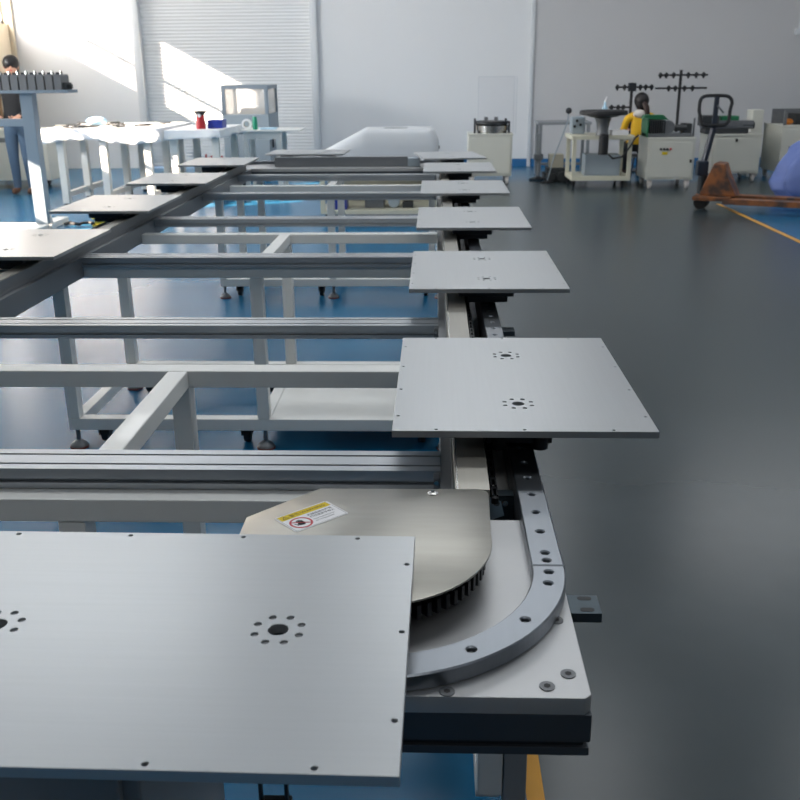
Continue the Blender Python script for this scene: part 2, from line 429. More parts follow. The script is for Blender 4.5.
# end base plates of the loop
ZB = ZR0
def end_base(near):
    y0, y1 = (.9035, 1.352) if near else (7.176, 7.625)
    ye = y0 if near else y1
    sg = 1 if near else -1
    lb = ('thick bright aluminium corner base plate under the near bend, with dark layered front edge' if near else 'aluminium base plate under the far end of the conveyor loop')
    t = thing('loop_platform', lb, 'platform', (-.672, (y0+y1)/2, .759+DZ), 'platforms at the ends of the loop')
    ch = .008
    pts = [(-1.525, y0), (.178-ch, y0), (.178, y0+ch), (.178, y1), (-.27, y1), (-.30, y0+.24), (-1.05, y0+.24), (-1.08, y1), (-1.525, y1)] if near else [(-1.525, y0), (.178, y0), (.178, y1), (-1.525, y1)]
    part('base_plate', MB().prism(pts, .816+DZ, ZB), M_base, t, .001)
    part('side_profile', MB().box(-1.52, .179, y0, y0+.04, .779+DZ, .816+DZ).box(*((-.27, .179) if near else (-1.52, .179)), y1-.04, y1, .779+DZ, .816+DZ)
         .box(.139, .179, y0+.04, y1-.04, .779+DZ, .816+DZ).box(-1.52, -1.48, y0+.04, y1-.04, .779+DZ, .816+DZ), M_platside, t, .0012)
    y2 = y0+.24 if near else y1
    part('slot_strip', MB().box(-1.515, .172, y0+.006, y2-.006, .771+DZ, .779+DZ), M_dark, t)
    part('bottom_plate', MB().box(-1.522, .178, y0+.001, y2, .76+DZ, .771+DZ), M_platside, t, .001)
    if not near:
        for x in (-1.35, -.02): part('leg', MB().box(x-.025, x+.025, 7.45, 7.5, 0, .76+DZ), M_white, t, .003)
    if near:
        for x, y in ((.157, 1.064), (.016, .9125), (.157, .949), (.130, .925)):
            b = part('screw', MB().lathe([(.009, 0), (.009, .0012), (.006, .0014)], (x, y, ZB), 20), M_inst, t)
            part('socket', MB().cyl((x, y, ZB+.0008), (x, y, ZB+.0016), .0042, 6), M_black, b)
        cab = MB().box(-.215, -.175, .93, .96, .632+DZ, .648+DZ).box(-.213, -.209, .94, .95, .64+DZ, .76+DZ).box(-.181, -.177, .94, .95, .64+DZ, .76+DZ)
        part('cable_bracket', cab, M_dark, t, .001)
    return t
end_base(True); end_base(False)

# sprocket and its cover
sp = MB()
pts = []
nt_ = 72
for k in range(nt_):
    for f, r in ((0, .158), (.3, .158), (.45, .170), (.85, .170)):
        t = 2*math.pi*(k+f)/nt_; pts.append((SPX+r*math.cos(t), SPY+r*math.sin(t)))
for cx, lb in ((SPX, 'dark toothed sprocket wheel half hidden under the stainless cover'), (CXL+CXR-SPX, 'dark toothed sprocket wheel at the near left bend')):
    t = thing('sprocket', lb, 'sprocket', (cx, SPY, ZB), 'chain sprockets of the conveyor')
    q = [(x-SPX+cx, y) for x, y in pts]
    part('toothed_rim', MB().prism(q, .856+DZ, .876+DZ), M_chain, t)
    part('hub', MB().lathe([(.05, 0), (.05, .014), (.12, .014), (.12, .012)], (cx, SPY, ZB), 32), M_dark, t)
ZCV = .89+DZ
cv = []
cv.append((-.176, 1.352))
for k in range(7):
    t = R(90-15*k); cv.append((.066+.018*math.cos(t), 1.335+.018*math.sin(t)))
for k in range(26):
    t = R(2-3.7*k); cv.append((SPX+.178*math.cos(t), SPY+.178*math.sin(t)))
cv += [(-.272, 1.0), (-.272, 1.248)]
cvt = thing('sprocket_cover', 'bare stainless cover plate with rounded edge and hand-warning sticker on the near bend', 'cover', (SPX, SPY, ZB))
cb = MB().prism(cv, ZCV-.003, ZCV)
part('cover_plate', cb, M_stain, cvt, .0006, smooth=25)
lg = MB()
for x, y in ((-.255, 1.05), (-.265, 1.235), (-.17, 1.342), (.045, 1.335)): lg.cyl((x, y, ZB), (x, y, ZCV-.003), .006, 12)
part('spacer', lg, M_dark, cvt)
sc = part('screw', MB().lathe([(.0085, 0), (.0085, .001), (.006, .0025), (.0, .003)], (-.001, 1.336, ZCV), 20), M_bright, cvt)
part('socket', MB().cyl((-.001, 1.336, ZCV+.002), (-.001, 1.336, ZCV+.0034), .003, 6), M_black, sc)
# warning sticker (u across, v down), 93 x 57 mm, rotated 42 degrees
th = R(42.4)
MS = Matrix.Translation((-.231, 1.243, ZCV)) @ Matrix.Rotation(th, 4, 'Z') @ Matrix.Translation((0, -.057, 0))
loc0 = cvt.location
MSL = Matrix.Translation(-Vector(loc0)) @ MS
def rr(x0, x1, y0, y1, r, n=4):
    o = []
    for cx, cy, a in ((x1-r, y1-r, 0), (x0+r, y1-r, 90), (x0+r, y0+r, 180), (x1-r, y0+r, 270)):
        for k in range(n+1):
            t = R(a+90*k/n); o.append((cx+r*math.cos(t), cy+r*math.sin(t)))
    return o
st = part('warning_sticker', MB().prism(rr(0, .093, 0, .057, .004), 0, .0004, MS), M_wht, cvt, label='white sticker with a yellow warning banner and a red no-hand sign')
def sub(name, mb, m): part(name, mb, m, st)
z1 = .0005
sub('banner', MB().prism(rr(.0035, .0895, .0405, .0545, .001), 0, z1, MS), M_ywarn)
bl = MB()   # thin ink border
for a in ((.002, .091, .0018, .0022), (.002, .091, .0548, .0552), (.002, .0024, .002, .055), (.0906, .091, .002, .055)): bl.box(a[0], a[1], a[2], a[3], 0, z1, MS)
sub('border', bl, M_ink)
def ring(mb, cx, cy, r0, r1, z, n=40):
    for k in range(n):
        a, b = 2*math.pi*k/n, 2*math.pi*(k+1)/n
        mb.prism([(cx+r*math.cos(t), cy+r*math.sin(t)) for r, t in ((r0, a), (r1, a), (r1, b), (r0, b))], 0, z, MS)
rg = MB(); ring(rg, .0225, .0205, .0142, .0172, .0006)
c45 = math.cos(R(-35)); s45 = math.sin(R(-35))
rg.prism([(.0225+c45*u-s45*v, .0205+s45*u+c45*v) for u, v in ((-.0145, -.0009), (.0145, -.0009), (.0145, .0009), (-.0145, .0009))], 0, .0009, MS)
sub('prohibition_sign', rg, M_pred)
hd = MB()
hd.prism([(.0165, .0145), (.0245, .0125), (.0285, .0185), (.0265, .0235), (.0185, .0225), (.0155, .0185)], 0, .0007, MS)
for k, (a, b, ln) in enumerate(((.0185, .022, .007), (.0212, .0225, .0085), (.0238, .0225, .008), (.0262, .0218, .0062))):
    hd.prism([(a-.001, b-.002), (a+.001, b-.002), (a+.0002+.001, b+ln-.001), (a+.0002-.001, b+ln-.001)], 0, .0007, MS)
hd.prism([(.0155, .0165), (.0125, .0225), (.0115, .0215), (.0145, .0145)], 0, .0007, MS)
sub('hand_sign', hd, M_ink)
tr = MB().prism([(.007, .0435), (.0185, .0435), (.01275, .0528)], 0, .0006, MS)
sub('warning_triangle', tr, M_ink)
tr = MB().prism([(.0088, .0444), (.0167, .0444), (.01275, .0508)], 0, .0007, MS).box(.01235, .01315, .0465, .0492, 0, .0009, MS).box(.01235, .01315, .0450, .0458, 0, .0009, MS)
sub('triangle_field', MB().prism([(.0088, .0444), (.0167, .0444), (.01275, .0508)], 0, .00068, MS), M_ywarn)
sub('exclamation_mark', MB().box(.0123, .0132, .0464, .0492, 0, .0008, MS).box(.0123, .0132, .0449, .0457, 0, .0008, MS), M_ink)
def txt(s, size, x, y, name, bold=0):
    part(name, text_mesh(s, size, MSL @ Matrix.Translation((x, y, .00055)), M_ink), None, st)
txt('警告/WARNING', .0088, .0205, .0445, 'banner_lettering')
txt('机械运转中严禁', .0062, .0425, .0315, 'lettering')
txt('打开或将手伸入', .0062, .0425, .0240, 'lettering')
txt('Keep hands away from', .0040, .0425, .0165, 'lettering')
txt('the moving machine', .0040, .0425, .0105, 'lettering')

# longitudinal structure: right-hand members and the mirrored left ones
MIR = CXR+CXL
def longi(side):
    f = (lambda x: x) if side == 'right' else (lambda x: MIR-x)
    def bx(mb, x0, x1, *a):
        p, q = sorted((f(x0), f(x1))); return mb.box(p, q, *a)
    Y0, Y1 = 1.362, 7.10
    du = thing('chain_duct', 'long brushed sheet-metal duct beside the %s-hand guide rail' % side, 'duct', (f(.06), (Y0+Y1)/2, .80+DZ), 'chain ducts along the loop')
    m = MB(); bx(m, .034, .088, Y0, Y1, .882+DZ, .885+DZ); part('duct_lid', m, M_duct, du, .0008)
    m = MB(); bx(m, .034, .037, Y0, Y1, .80+DZ, .882+DZ); bx(m, .085, .088, Y0, Y1, .80+DZ, .882+DZ); bx(m, .037, .085, Y0, Y0+.003, .80+DZ, .882+DZ)
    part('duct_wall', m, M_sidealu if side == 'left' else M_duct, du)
    m = MB(); bx(m, .0365, .0385, Y0, Y1, .885+DZ, .8862+DZ); part('lid_bead', m, M_bright, du)
    be = thing('side_beam', 'long aluminium profile beam carrying the %s-hand guide rail' % side, 'beam', (f(.1), (Y0+Y1)/2, .76+DZ), 'side beams of the loop')
    m = MB(); bx(m, .135, .180, 1.352, 7.176, .762+DZ, .838+DZ); part('rail_beam', m, M_sidealu, be, .001)
    m = MB(); bx(m, .012, .031, 1.354, 7.175, .762+DZ, .838+DZ); bx(m, .031, .0335, 1.42, 7.1, .838+DZ, .848+DZ); part('inner_profile', m, M_sidealu, be, .001)
    m = MB(); bx(m, .031, .135, 1.353, 7.175, .762+DZ, .77+DZ); part('bottom_web', m, M_dark, be)
    return be
b_r = longi('right'); b_l = longi('left')
# roller chain in the right-hand gap
chn = MB()
for k in range(150):
    y = 1.40+k*.0381
    chn.box(.094, .0965, y+.002, y+.034, .842+DZ, .858+DZ).box(.1015, .104, y+.002, y+.034, .842+DZ, .858+DZ)
    chn.cyl((.099, y, .845+DZ), (.099, y, .855+DZ), .006, 8)
single('drive_chain', chn, M_chain, 'dark roller chain lying in the gap between duct and right-hand rail', 'chain', (.099, 4, .84+DZ))
ep = thing('end_duct', 'grey sheet duct closing the far end below the crosswise carrier plate', 'duct', (-.6, 7.33, ZR1))
part('duct_sheet', MB().box(-1.20, -.20, 7.30, 7.345, ZR0+.001, .911+DZ), M_sidealu, ep, .002)
part('white_end_cap', MB().box(-.20, -.11, 7.28, 7.345, ZR0+.001, .90+DZ), M_box, ep, .003)
# little brackets visible in the gap
bt = thing('gap_bracket', 'small grey angle bracket with two screws in the gap behind the sprocket cover', 'bracket', (.11, 1.46, .77+DZ))
part('angle', MB().box(.09, .134, 1.452, 1.456, .772+DZ, .834+DZ).box(.09, .134, 1.452, 1.475, .83+DZ, .834+DZ), M_zinc, bt, .0008)
for x in (.105, .119): part('screw', MB().cyl((x, 1.4455, .822+DZ), (x, 1.452, .822+DZ), .005, 12), M_bright, bt)
part('film_scrap', MB().prism([(.091, .79), (.118, .80), (.112, .826), (.093, .834)], 1.446+0, 1.4465, axis='y', mtx=Matrix.Translation((0, 0, DZ))), M_film, bt)
def ear(yc, label):
    t = thing('slotted_bracket', label, 'bracket', (.20, yc, .80+DZ), 'slotted brackets on the right-hand beam')
    o = [(.178, yc-.023), (.219, yc-.023), (.219, yc+.023), (.178, yc+.023)]
    cu_h = []
    me = MB().prism(o, .822+DZ, .836+DZ)
    part('plate', me, M_zinc, t, .001)
    for dy in (-.014, .014):
        sl = []
        for a, cx in ((270, .206), (90, .196)):
            for k in range(7):
                tt = R(a+180*k/6) if a == 270 else R(a+180*k/6)
                sl.append((cx+.0045*math.cos(tt), yc+dy+.0045*math.sin(tt)))
        part('slot', MB().prism(sl, .828+DZ, .8364+DZ), M_black, t)
    return t
ear(1.108, 'zinc bracket with two slots sticking out to the right of the rail bend')
ear(2.53, 'dark slotted bracket sticking out beside the rail between the first two right-hand plates')

# cross profiles: 90 x 40 slotted aluminium
def cross_profile(yb, label):
    y0 = yb-.092; zt = .84+DZ; zb = .802+DZ
    P = [(y0, zb)]
    def slot_front(): # groove in the front face, half height
        zm = (zt+zb)/2-.004
        return [(y0, zm-.004), (y0+.010, zm-.004), (y0+.010, zm+.004), (y0, zm+.004)]
    P += slot_front()+[(y0, zt)]
    for c in (.024, .068):
        P += [(y0+c-.0035, zt), (y0+c-.0035, zt-.010), (y0+c+.0035, zt-.010), (y0+c+.0035, zt)]
    P += [(yb, zt), (yb, zb)]
    t = thing('cross_profile', label, 'profile', (-.672, yb-.046, zb), 'slotted aluminium cross profiles of the conveyor')
    part('profile_bar', MB().prism(P, MIR-.012, .012, axis='x'), M_alu, t, smooth=20)
    br = MB().box(.0, .0105, y0-.022, y0, zb, zt-.004)
    b = part('end_bracket', br, M_sidealu, t, .001)
    for z in (zb+.01, zb+.026): part('bolt', MB().cyl((.005, y0-.026, z), (.005, y0-.02, z), .0042, 10), M_bright, b)
labs = ['nearest slotted aluminium cross profile, directly behind the sprocket cover', 'second slotted cross profile, level with the first right-hand plate', 'third slotted cross profile, level with the second right-hand plate',
        'fourth slotted cross profile, level with the third right-hand plate', 'fifth slotted cross profile, counted from the camera', 'farthest slotted cross profile near the end of the loop']
for yb, lb in zip((1.631, 2.645, 3.679, 4.689, 5.705, 6.759), labs): cross_profile(yb, lb)

# white steel stands below
def foot(t, x, y, zt):
    f = part('levelling_foot', MB().lathe([(.036, 0), (.036, .010), (.03, .02), (.012, .034), (.009, .036), (.009, zt)], (x, y, 0), 20), M_inst, t)
    part('rubber_ring', MB().lathe([(.037, 0), (.038, .006), (.037, .009)], (x, y, 0), 20), mat_ring, f)
mat_ring = mat('red_brown_pad', '6b3226', .6)
def caster(t, x, y, zt, r=.04, body=None):
    c = part('caster', MB().box(x-.022, x+.022, y-.03, y+.03, zt-.012, zt).box(x-.022, x-.017, y-.024, y+.03, r, zt-.012).box(x+.017, x+.022, y-.024, y+.03, r, zt-.012), body or M_black, t, .002)
    part('wheel', MB().cyl((x-.014, y+.01, r), (x+.014, y+.01, r), r, 20), M_black, c, .004)
def stand(y0, y1, label, xs, shelf=False, cast=True, zt=.80+DZ, front_rail=True):
    B, H_ = .05, .044
    t = thing('steel_stand', label, 'stand', ((xs[0]+xs[-1])/2, (y0+y1)/2, 0), 'white steel stands under the conveyor')
    xa, xb = xs[0]-.03, xs[-1]+.03
    part('front_beam', MB().box(xa, xb, y0, y0+.06, zt-H_, zt), M_white, t, .003)
    part('rear_beam', MB().box(xa, xb, y1-.06, y1, zt-H_, zt), M_white, t, .003)
    for x in xs: part('side_beam', MB().box(x-B/2, x+B/2, y0+.06, y1-.06, zt-H_, zt-.0005), M_white, t, .003)
    zb0, zb1 = .085, .135
    for x in xs:
        for y in (y0+.03, y1-.03):
            part('leg', MB().box(x-.024, x+.024, y-.026, y+.026, zb1, zt-H_), M_white, t, .003)
            foot(t, x, y, zb0)
    for y in ((y0+.03, y1-.03) if front_rail else (y1-.03,)): part('bottom_rail', MB().box(xa+.006, xb-.006, y-.026, y+.026, zb0, zb1), M_white, t, .003)
    for x in xs: part('bottom_side_rail', MB().box(x-.024, x+.024, y0+.056, y1-.056, zb0, zb1-.001), M_white, t, .003)
    if cast:
        for x in (xs[0]+.09, xs[1]-.09, xs[-1]-.1):
            for y in (y0+.1, y1-.08): caster(t, x, y, zb0, .034)
    if shelf: part('shelf_panel', MB().box(xs[1]+.024, xs[2]-.024, y0+.056, y1-.056, zb1-.014, zb1-.004), M_white, t, .002)
    return t
s1 = stand(1.497, 2.314, 'white steel stand nearest the camera, under the first two cross profiles', (-1.47, -.64, .11), front_rail=False, cast=False)
part('outer_post', MB().box(.136, .18, 1.50, 1.545, .0, .759+DZ), M_grey, s1, .003, label='grey painted post')
stand(3.605, 4.44, 'middle white steel stand with a shelf panel, under the third cross profile', (-1.47, -.69, .05), True)
stand(6.38, 7.15, 'farthest white steel stand, under the end of the conveyor loop', (-1.44, -.69, .04), False)

# grey control cabinet below the near end
cc = thing('control_cabinet', 'grey steel control cabinet under the near end, just showing at the bottom left corner', 'cabinet', (-.78, 1.15, 0))
part('body', MB().box(-1.2, -.365, .955, 1.35, .08, .715), M_grey, cc, .004)
part('door', MB().box(-1.17, -.385, .940, .955, .11, .70), M_grey, cc, .004)
for x in (-1.15, -.41):
    for y in (1.0, 1.3): part('foot', MB().cyl((x, y, 0), (x, y, .08), .025, 14), M_black, cc)

# ------------------------------------------------------------------ far right: machines along the wall
def machine_cabinet(x0, x1, yf, dep, zt, label, handle=None, buttons=False, casters=True):
    x0, x1, yf, dep, zt = x0*S, x1*S, yf*S, dep*S, zt*S
    t = thing('machine_cabinet', label, 'cabinet', ((x0+x1)/2, yf+dep/2, 0), 'pale machine cabinets along the back wall')
    part('body', MB().box(x0, x1, yf, yf+dep, .11, zt-.025), M_cab, t, .006)
    part('table_plate', MB().box(x0-.008, x1+.008, yf-.008, yf+dep, zt-.025, zt), M_cab, t, .004)
    part('door', MB().box(x0+.025, x1-.025, yf-.012, yf, .14, zt-.05), M_cab, t, .004)
    for x in (x0+.06, x1-.06):
        for y in (yf+.06, yf+dep-.06):
            c = part('caster', MB().box(x-.03, x+.03, y-.035, y+.035, .09, .11).box(x-.028, x-.022, y-.03, y+.03, .045, .09).box(x+.022, x+.028, y-.03, y+.03, .045, .09), M_whood, t, .002)
            part('wheel', MB().cyl((x-.018, y, .045), (x+.018, y, .045), .045, 18), M_whood, c, .004)
    if handle:
        part('latch', MB().box(handle[0]*S-.014, handle[0]*S+.014, yf-.025, yf-.012, handle[1]*S-.02, handle[1]*S+.02), M_black, t, .003)
    if buttons:
        for k, (m, n_) in enumerate(((M_black, 'push_button'), (M_black, 'push_button'), (M_black, 'push_button'), (M_pred, 'emergency_stop'))):
            x = x0+.16+k*.042
            part(n_, MB().cyl((x, yf-.03, zt-.14), (x, yf-.012, zt-.14), .014, 14), m, t)
        part('warning_plate', MB().box(x0+.18, x0+.25, yf-.016, yf-.012, zt-.21, zt-.175), M_ywarn, t)
    return t
# 1 centre cabinet with rotary fixture and clear guard
machine_cabinet(.47, 1.08, 13.75, .6, .69, 'pale machine cabinet standing behind the far right-hand plates, clear guard above it')
def Q(x, y, z): return (x*S, y*S, z*S)
rt = thing('rotary_fixture', 'round dark-rimmed rotary fixture with posts on the cabinet behind the far plates', 'fixture', Q(.80, 14.0, .69))
part('turntable', MB().lathe([(.2, 0), (.2, .03), (.23, .03), (.23, .1), (.21, .12), (.21, .15), (.05, .15)], Q(.80, 14.0, .69), 32), M_bright, rt)
part('rim', MB().lathe([(.235, .125), (.24, .13), (.24, .155), (.2, .158)], Q(.80, 14.0, .69), 32), M_instd, rt)
for x, h in ((.56, .2), (.62, .15), (.99, .2), (1.04, .16)): part('post', MB().cyl(Q(x, 13.9, .69), Q(x, 13.9, .69+h), .014, 10), M_dark, rt)
for x in (.72, .86): part('gripper', MB().box(x*S-.025, x*S+.025, 13.95*S, 14.02*S, .69*S+.15, .69*S+.21), M_inst, rt, .004)
gd = thing('acrylic_guard', 'clear acrylic guard panels standing over the rotary fixture by the back wall', 'guard', Q(.87, 14.25, .69))
for nm, a in (('panel', (.62, 1.13, 14.28, 14.29)), ('panel', (1.12, 1.13, 13.8, 14.28))):
    part(nm, MB().box(a[0]*S, a[1]*S, a[2]*S, a[3]*S, .69*S, 1.44*S), M_glass, gd)
for x, y in ((.62, 14.28), (1.125, 14.28), (1.125, 13.8)): part('corner_strip', MB().box(x*S-.006, x*S+.006, y*S-.006, y*S+.006, .69*S, 1.44*S), M_trim, gd)
part('top_strip', MB().box(.615*S, 1.13*S, 14.275*S, 14.29*S, 1.43*S, 1.445*S), M_trim, gd)
# 2 grey bench behind
bn = thing('grey_bench', 'slim grey workbench against the back wall left of the cream cart', 'bench', Q(1.85, 14.9, 0))
part('bench_top', MB().box(1.52*S, 2.3*S, 14.6*S, 15.2*S, .76*S, .80*S), M_grey, bn, .004)
for x in (1.56, 2.26):
    for y in (14.64, 15.16): part('leg', MB().box(x*S-.022, x*S+.022, y*S-.022, y*S+.022, 0, .76*S), M_grey, bn, .003)
part('lower_rail', MB().box(1.54*S, 2.28*S, 14.62*S, 14.66*S, .18*S, .22*S), M_grey, bn, .003)
pl = MB().box(1.47*S, 1.55*S, 14.25*S, 14.33*S, .03, .75)
col_ = thing('screw_jack', 'dark grey upright screw jack in front of the grey bench', 'jack', Q(1.50, 14.29, 0))
part('column', MB().cyl(Q(1.50, 14.29, .03), Q(1.50, 14.29, .66), .03, 14), M_grey, col_)
part('clamp', MB().box(1.44*S, 1.57*S, 14.24*S, 14.34*S, .28, .36), M_inst, col_, .006)
part('base', MB().lathe([(.12, 0), (.12, .025), (.04, .05)], Q(1.50, 14.29, 0), 24), M_dark, col_)
single('beige_box', MB().box(1.66*S, 1.86*S, 14.2*S, 14.4*S, .18, .36), M_beige, 'small beige cardboard-coloured box on the grey machine parts left of the cream cart', 'box', Q(1.76, 14.3, .18), bevel=.006)
jk = thing('pump_unit', 'low dark grey pump unit on the floor left of the cream cart', 'pump', Q(1.75, 14.25, 0))
part('casting', MB().box(1.58*S, 1.98*S, 14.1*S, 14.5*S, .0, .10).box(1.62*S, 1.92*S, 14.15*S, 14.45*S, .10, .18), M_instd, jk, .015)
for x, y, r in ((1.66, 14.06, .06), (1.82, 14.05, .07), (1.94, 14.08, .05)): part('motor', MB().cyl((x*S, y*S-.06, r), (x*S, y*S+.03, r), r, 18), M_instd, jk, .006)
# 3 cream cart
ct = thing('frame_cart', 'cream tubular cart on black casters carrying the bowl feeder', 'cart', Q(2.23, 13.5, 0))
x0, x1, y0, y1, zt = 1.84*S, 2.63*S, 13.2*S, 13.85*S, .69*S
part('cart_top', MB().box(x0-.02, x1+.02, y0-.02, y1+.02, zt-.05, zt), M_cream, ct, .004)
for x in (x0, x1-.05):
    for y in (y0, y1-.05): part('leg', MB().box(x, x+.05, y, y+.05, .16, zt-.05), M_cream, ct, .003)
part('lower_shelf', MB().box(x0, x1, y0, y0+.05, .10, .16).box(x0, x1, y1-.05, y1, .10, .16).box(x0, x0+.05, y0+.05, y1-.05, .10, .16).box(x1-.05, x1, y0+.05, y1-.05, .10, .16).box(x0+.05, x1-.05, y0+.05, y1-.05, .135, .15), M_cream, ct, .003)
for x in (x0+.04, x1-.09):
    for y in (y0+.05, y1-.06): caster(ct, x, y, .10, .042)
single('grey_control_box', MB().box(2.03*S, 2.50*S, 13.28*S, 13.6*S, .152, .152+.27).box(2.05*S, 2.48*S, 13.272*S, 13.28*S, .17, .40), M_box, 'pale grey control box on the lower shelf of the cream cart', 'box', Q(2.26, 13.44, .155), bevel=.005)
bf = thing('bowl_feeder', 'wide black bowl feeder with grey cone foot on the cream cart', 'feeder', Q(2.24, 13.45, .69))
bc = Q(2.24, 13.3, 0)
part('bowl', MB().lathe([(.05, .885), (.17, .90), (.27, .935), (.285, .965), (.285, .98), (.27, .985), (.255, .96), (.16, .925), (.03, .91)], bc, 40), M_instd, bf)
part('rim', MB().lathe([(.285, .925), (.305, .93), (.31, .955), (.30, .978), (.287, .98)], bc, 40), M_black, bf)
part('cone', MB().lathe([(.085, .672), (.07, .73), (.085, .83), (.11, .885)], bc, 28), M_inst, bf)
part('motor', MB().cyl((bc[0]-.01, bc[1]-.20, .44), (bc[0]-.01, bc[1]-.20, .675), .062, 20), M_black, bf, .006)
part('motor_arm', MB().box(bc[0]-.04, bc[0]+.04, bc[1]-.24, bc[1]+.02, .672, .69), M_black, bf, .004)
sb = thing('spray_bottle', 'small pale blue bottle standing by the bowl feeder rim', 'bottle', Q(2.33, 13.55, .69))
part('body', MB().lathe([(.035, 0), (.037, .02), (.037, .32), (.015, .37), (.015, .40)], Q(2.33, 13.75, .69), 18), M_lblue, sb)
part('nozzle', MB().cyl((2.33*S, 13.75*S, .69*S+.40), (2.33*S+.02, 13.75*S, .69*S+.47), .01, 10), M_wht, sb)
single('white_tray', MB().box(2.36*S, 2.58*S, 13.25*S, 13.5*S, .69*S, .69*S+.06), M_wht, 'white flat tray on the cart right of the bowl cone', 'tray', Q(2.47, 13.37, .69), bevel=.006)
im = thing('small_instrument', 'pale grey instrument with dark knobs at the left end of the cream cart', 'instrument', Q(1.95, 13.5, .69))
part('housing', MB().box(1.86*S, 2.04*S, 13.55*S, 13.75*S, .69*S, .69*S+.22), M_box, im, .012)
for x, z in ((1.9, .1), (1.98, .12), (1.93, .17)): part('knob', MB().cyl((x*S, 13.55*S-.02, .69*S+z), (x*S, 13.55*S, .69*S+z), .018, 12), M_black, im)
ml = thing('gooseneck_lamp', 'thin pale lamp stand with black ball head left of the cream cart', 'lamp', Q(1.73, 13.75, 0))
part('stem', MB().tube([Q(1.6, 13.9, .02), Q(1.68, 13.9, .35), Q(1.78, 13.85, .65), Q(1.84, 13.8, .85), Q(1.84, 13.75, .97)], .009), M_box, ml)
part('head', MB().ball(Q(1.84, 13.75, .99), .042), M_black, ml)
part('foot', MB().lathe([(.09, 0), (.09, .02), (.02, .03)], Q(1.6, 13.9, 0), 20), M_black, ml)
single('power_cable', MB().tube([Q(2.29, 13.0, .46), Q(2.36, 13.1, .40), Q(2.48, 13.1, .42), Q(2.58, 13.1, .55), Q(2.64, 13.12, .66), Q(2.7, 13.2, .69)], .012), M_black, 'black cable looping from the bowl feeder motor to the next cabinet', 'cable', Q(2.29, 13.0, .46))
# 4 cabinet with green guarded press
machine_cabinet(2.83, 3.45, 13.15, .62, .66, 'pale cabinet with buttons and a red stop button right of the cream cart', (3.40, .36), True)
gm = thing('assembly_machine', 'grey assembly machine with green guard on the cabinet with the red stop button', 'machine', Q(3.1, 13.4, .66))
zb = .66*S
part('bed', MB().box(2.82*S, 3.42*S, 13.25*S, 13.6*S, zb, zb+.05), M_inst, gm, .006)
part('guard', MB().box(2.82*S, 2.835*S, 13.24*S, 13.62*S, zb, zb+.24).box(2.82*S, 3.06*S, 13.62*S, 13.635*S, zb, zb+.26), M_greenm, gm, .004)
part('cover', MB().prism([(2.80*S, zb+.22), (2.84*S, zb+.27), (3.08*S, zb+.27), (3.16*S, zb+.20), (3.05*S, zb+.21)], 13.5*S, 13.66*S, axis='y'), M_greenm, gm, .004)
for k in range(7): part('fin', MB().box((2.86+.03*k)*S, (2.872+.03*k)*S, 13.23*S, 13.6*S, zb+.05, zb+.21), M_instd, gm)
part('motor', MB().cyl(Q(3.1, 13.25, .66+.13), Q(3.1, 13.5, .66+.13), .085, 24), M_inst, gm, .01)
part('spindle', MB().cyl(Q(3.02, 13.3, .66+.12), Q(3.35, 13.3, .66+.12), .04, 18), M_instd, gm, .005)
part('head', MB().box(3.3*S, 3.42*S, 13.28*S, 13.45*S, zb+.04, zb+.17), M_instd, gm, .01)
part('sensor_post', MB().cyl(Q(3.46, 13.35, .66), Q(3.46, 13.35, .66+.24), .012, 10), M_inst, gm)
# 5
machine_cabinet(3.90, 4.57, 13.95, .7, .65, 'pale cabinet behind the pallet truck handle', (4.22, .57))
dm = thing('transfer_unit', 'dark long machine unit on the cabinet behind the pallet truck handle', 'machine', Q(4.15, 14.2, .65))
zb = .65*S
part('bed', MB().box(3.82*S, 4.42*S, 14.1*S, 14.4*S, zb, zb+.07), M_instd, dm, .006)
part('slide', MB().box(3.78*S, 4.5*S, 14.15*S, 14.3*S, zb+.07, zb+.17), M_inst, dm, .008)
part('gripper_block', MB().box(3.76*S, 4.0*S, 14.1*S, 14.35*S, zb+.1, zb+.24), M_instd, dm, .01)
part('green_cover', MB().box(4.05*S, 4.3*S, 14.18*S, 14.36*S, zb+.17, zb+.23), M_greenm, dm, .008)
part('motor', MB().cyl(Q(4.35, 14.2, .65+.11), Q(4.52, 14.2, .65+.11), .05, 18), M_instd, dm, .006)
# 6
machine_cabinet(4.86, 5.9, 14.0, .8, .76, 'large pale cabinet at the right picture edge behind the blue tarpaulin', (4.98, .46))
single('white_box', MB().box(4.62*S, 4.78*S, 14.62*S, 14.9*S, .0, .95*S), M_cab, 'tall white box standing between the two right-hand cabinets', 'box', Q(4.71, 14.76, 0), bevel=.01)
dk = thing('tooling_unit', 'dark tooling unit on the large cabinet at the right picture edge', 'machine', Q(5.3, 14.35, .76))
zb = .76*S
part('frame', MB().box(4.9*S, 5.8*S, 14.1*S, 14.14*S, zb+.16, zb+.2).box(4.9*S, 4.94*S, 14.1*S, 14.14*S, zb, zb+.16).box(5.76*S, 5.8*S, 14.1*S, 14.14*S, zb, zb+.16).box(4.9*S, 5.8*S, 14.6*S, 14.64*S, zb, zb+.2), M_inst, dk, .004)
part('block', MB().box(5.1*S, 5.7*S, 14.2*S, 14.55*S, zb, zb+.15), M_instd, dk, .012)
part('orange_handle', MB().ball(Q(5.0, 14.2, .76+.045), .045, (1.4, 1, .9)), M_orange, dk)

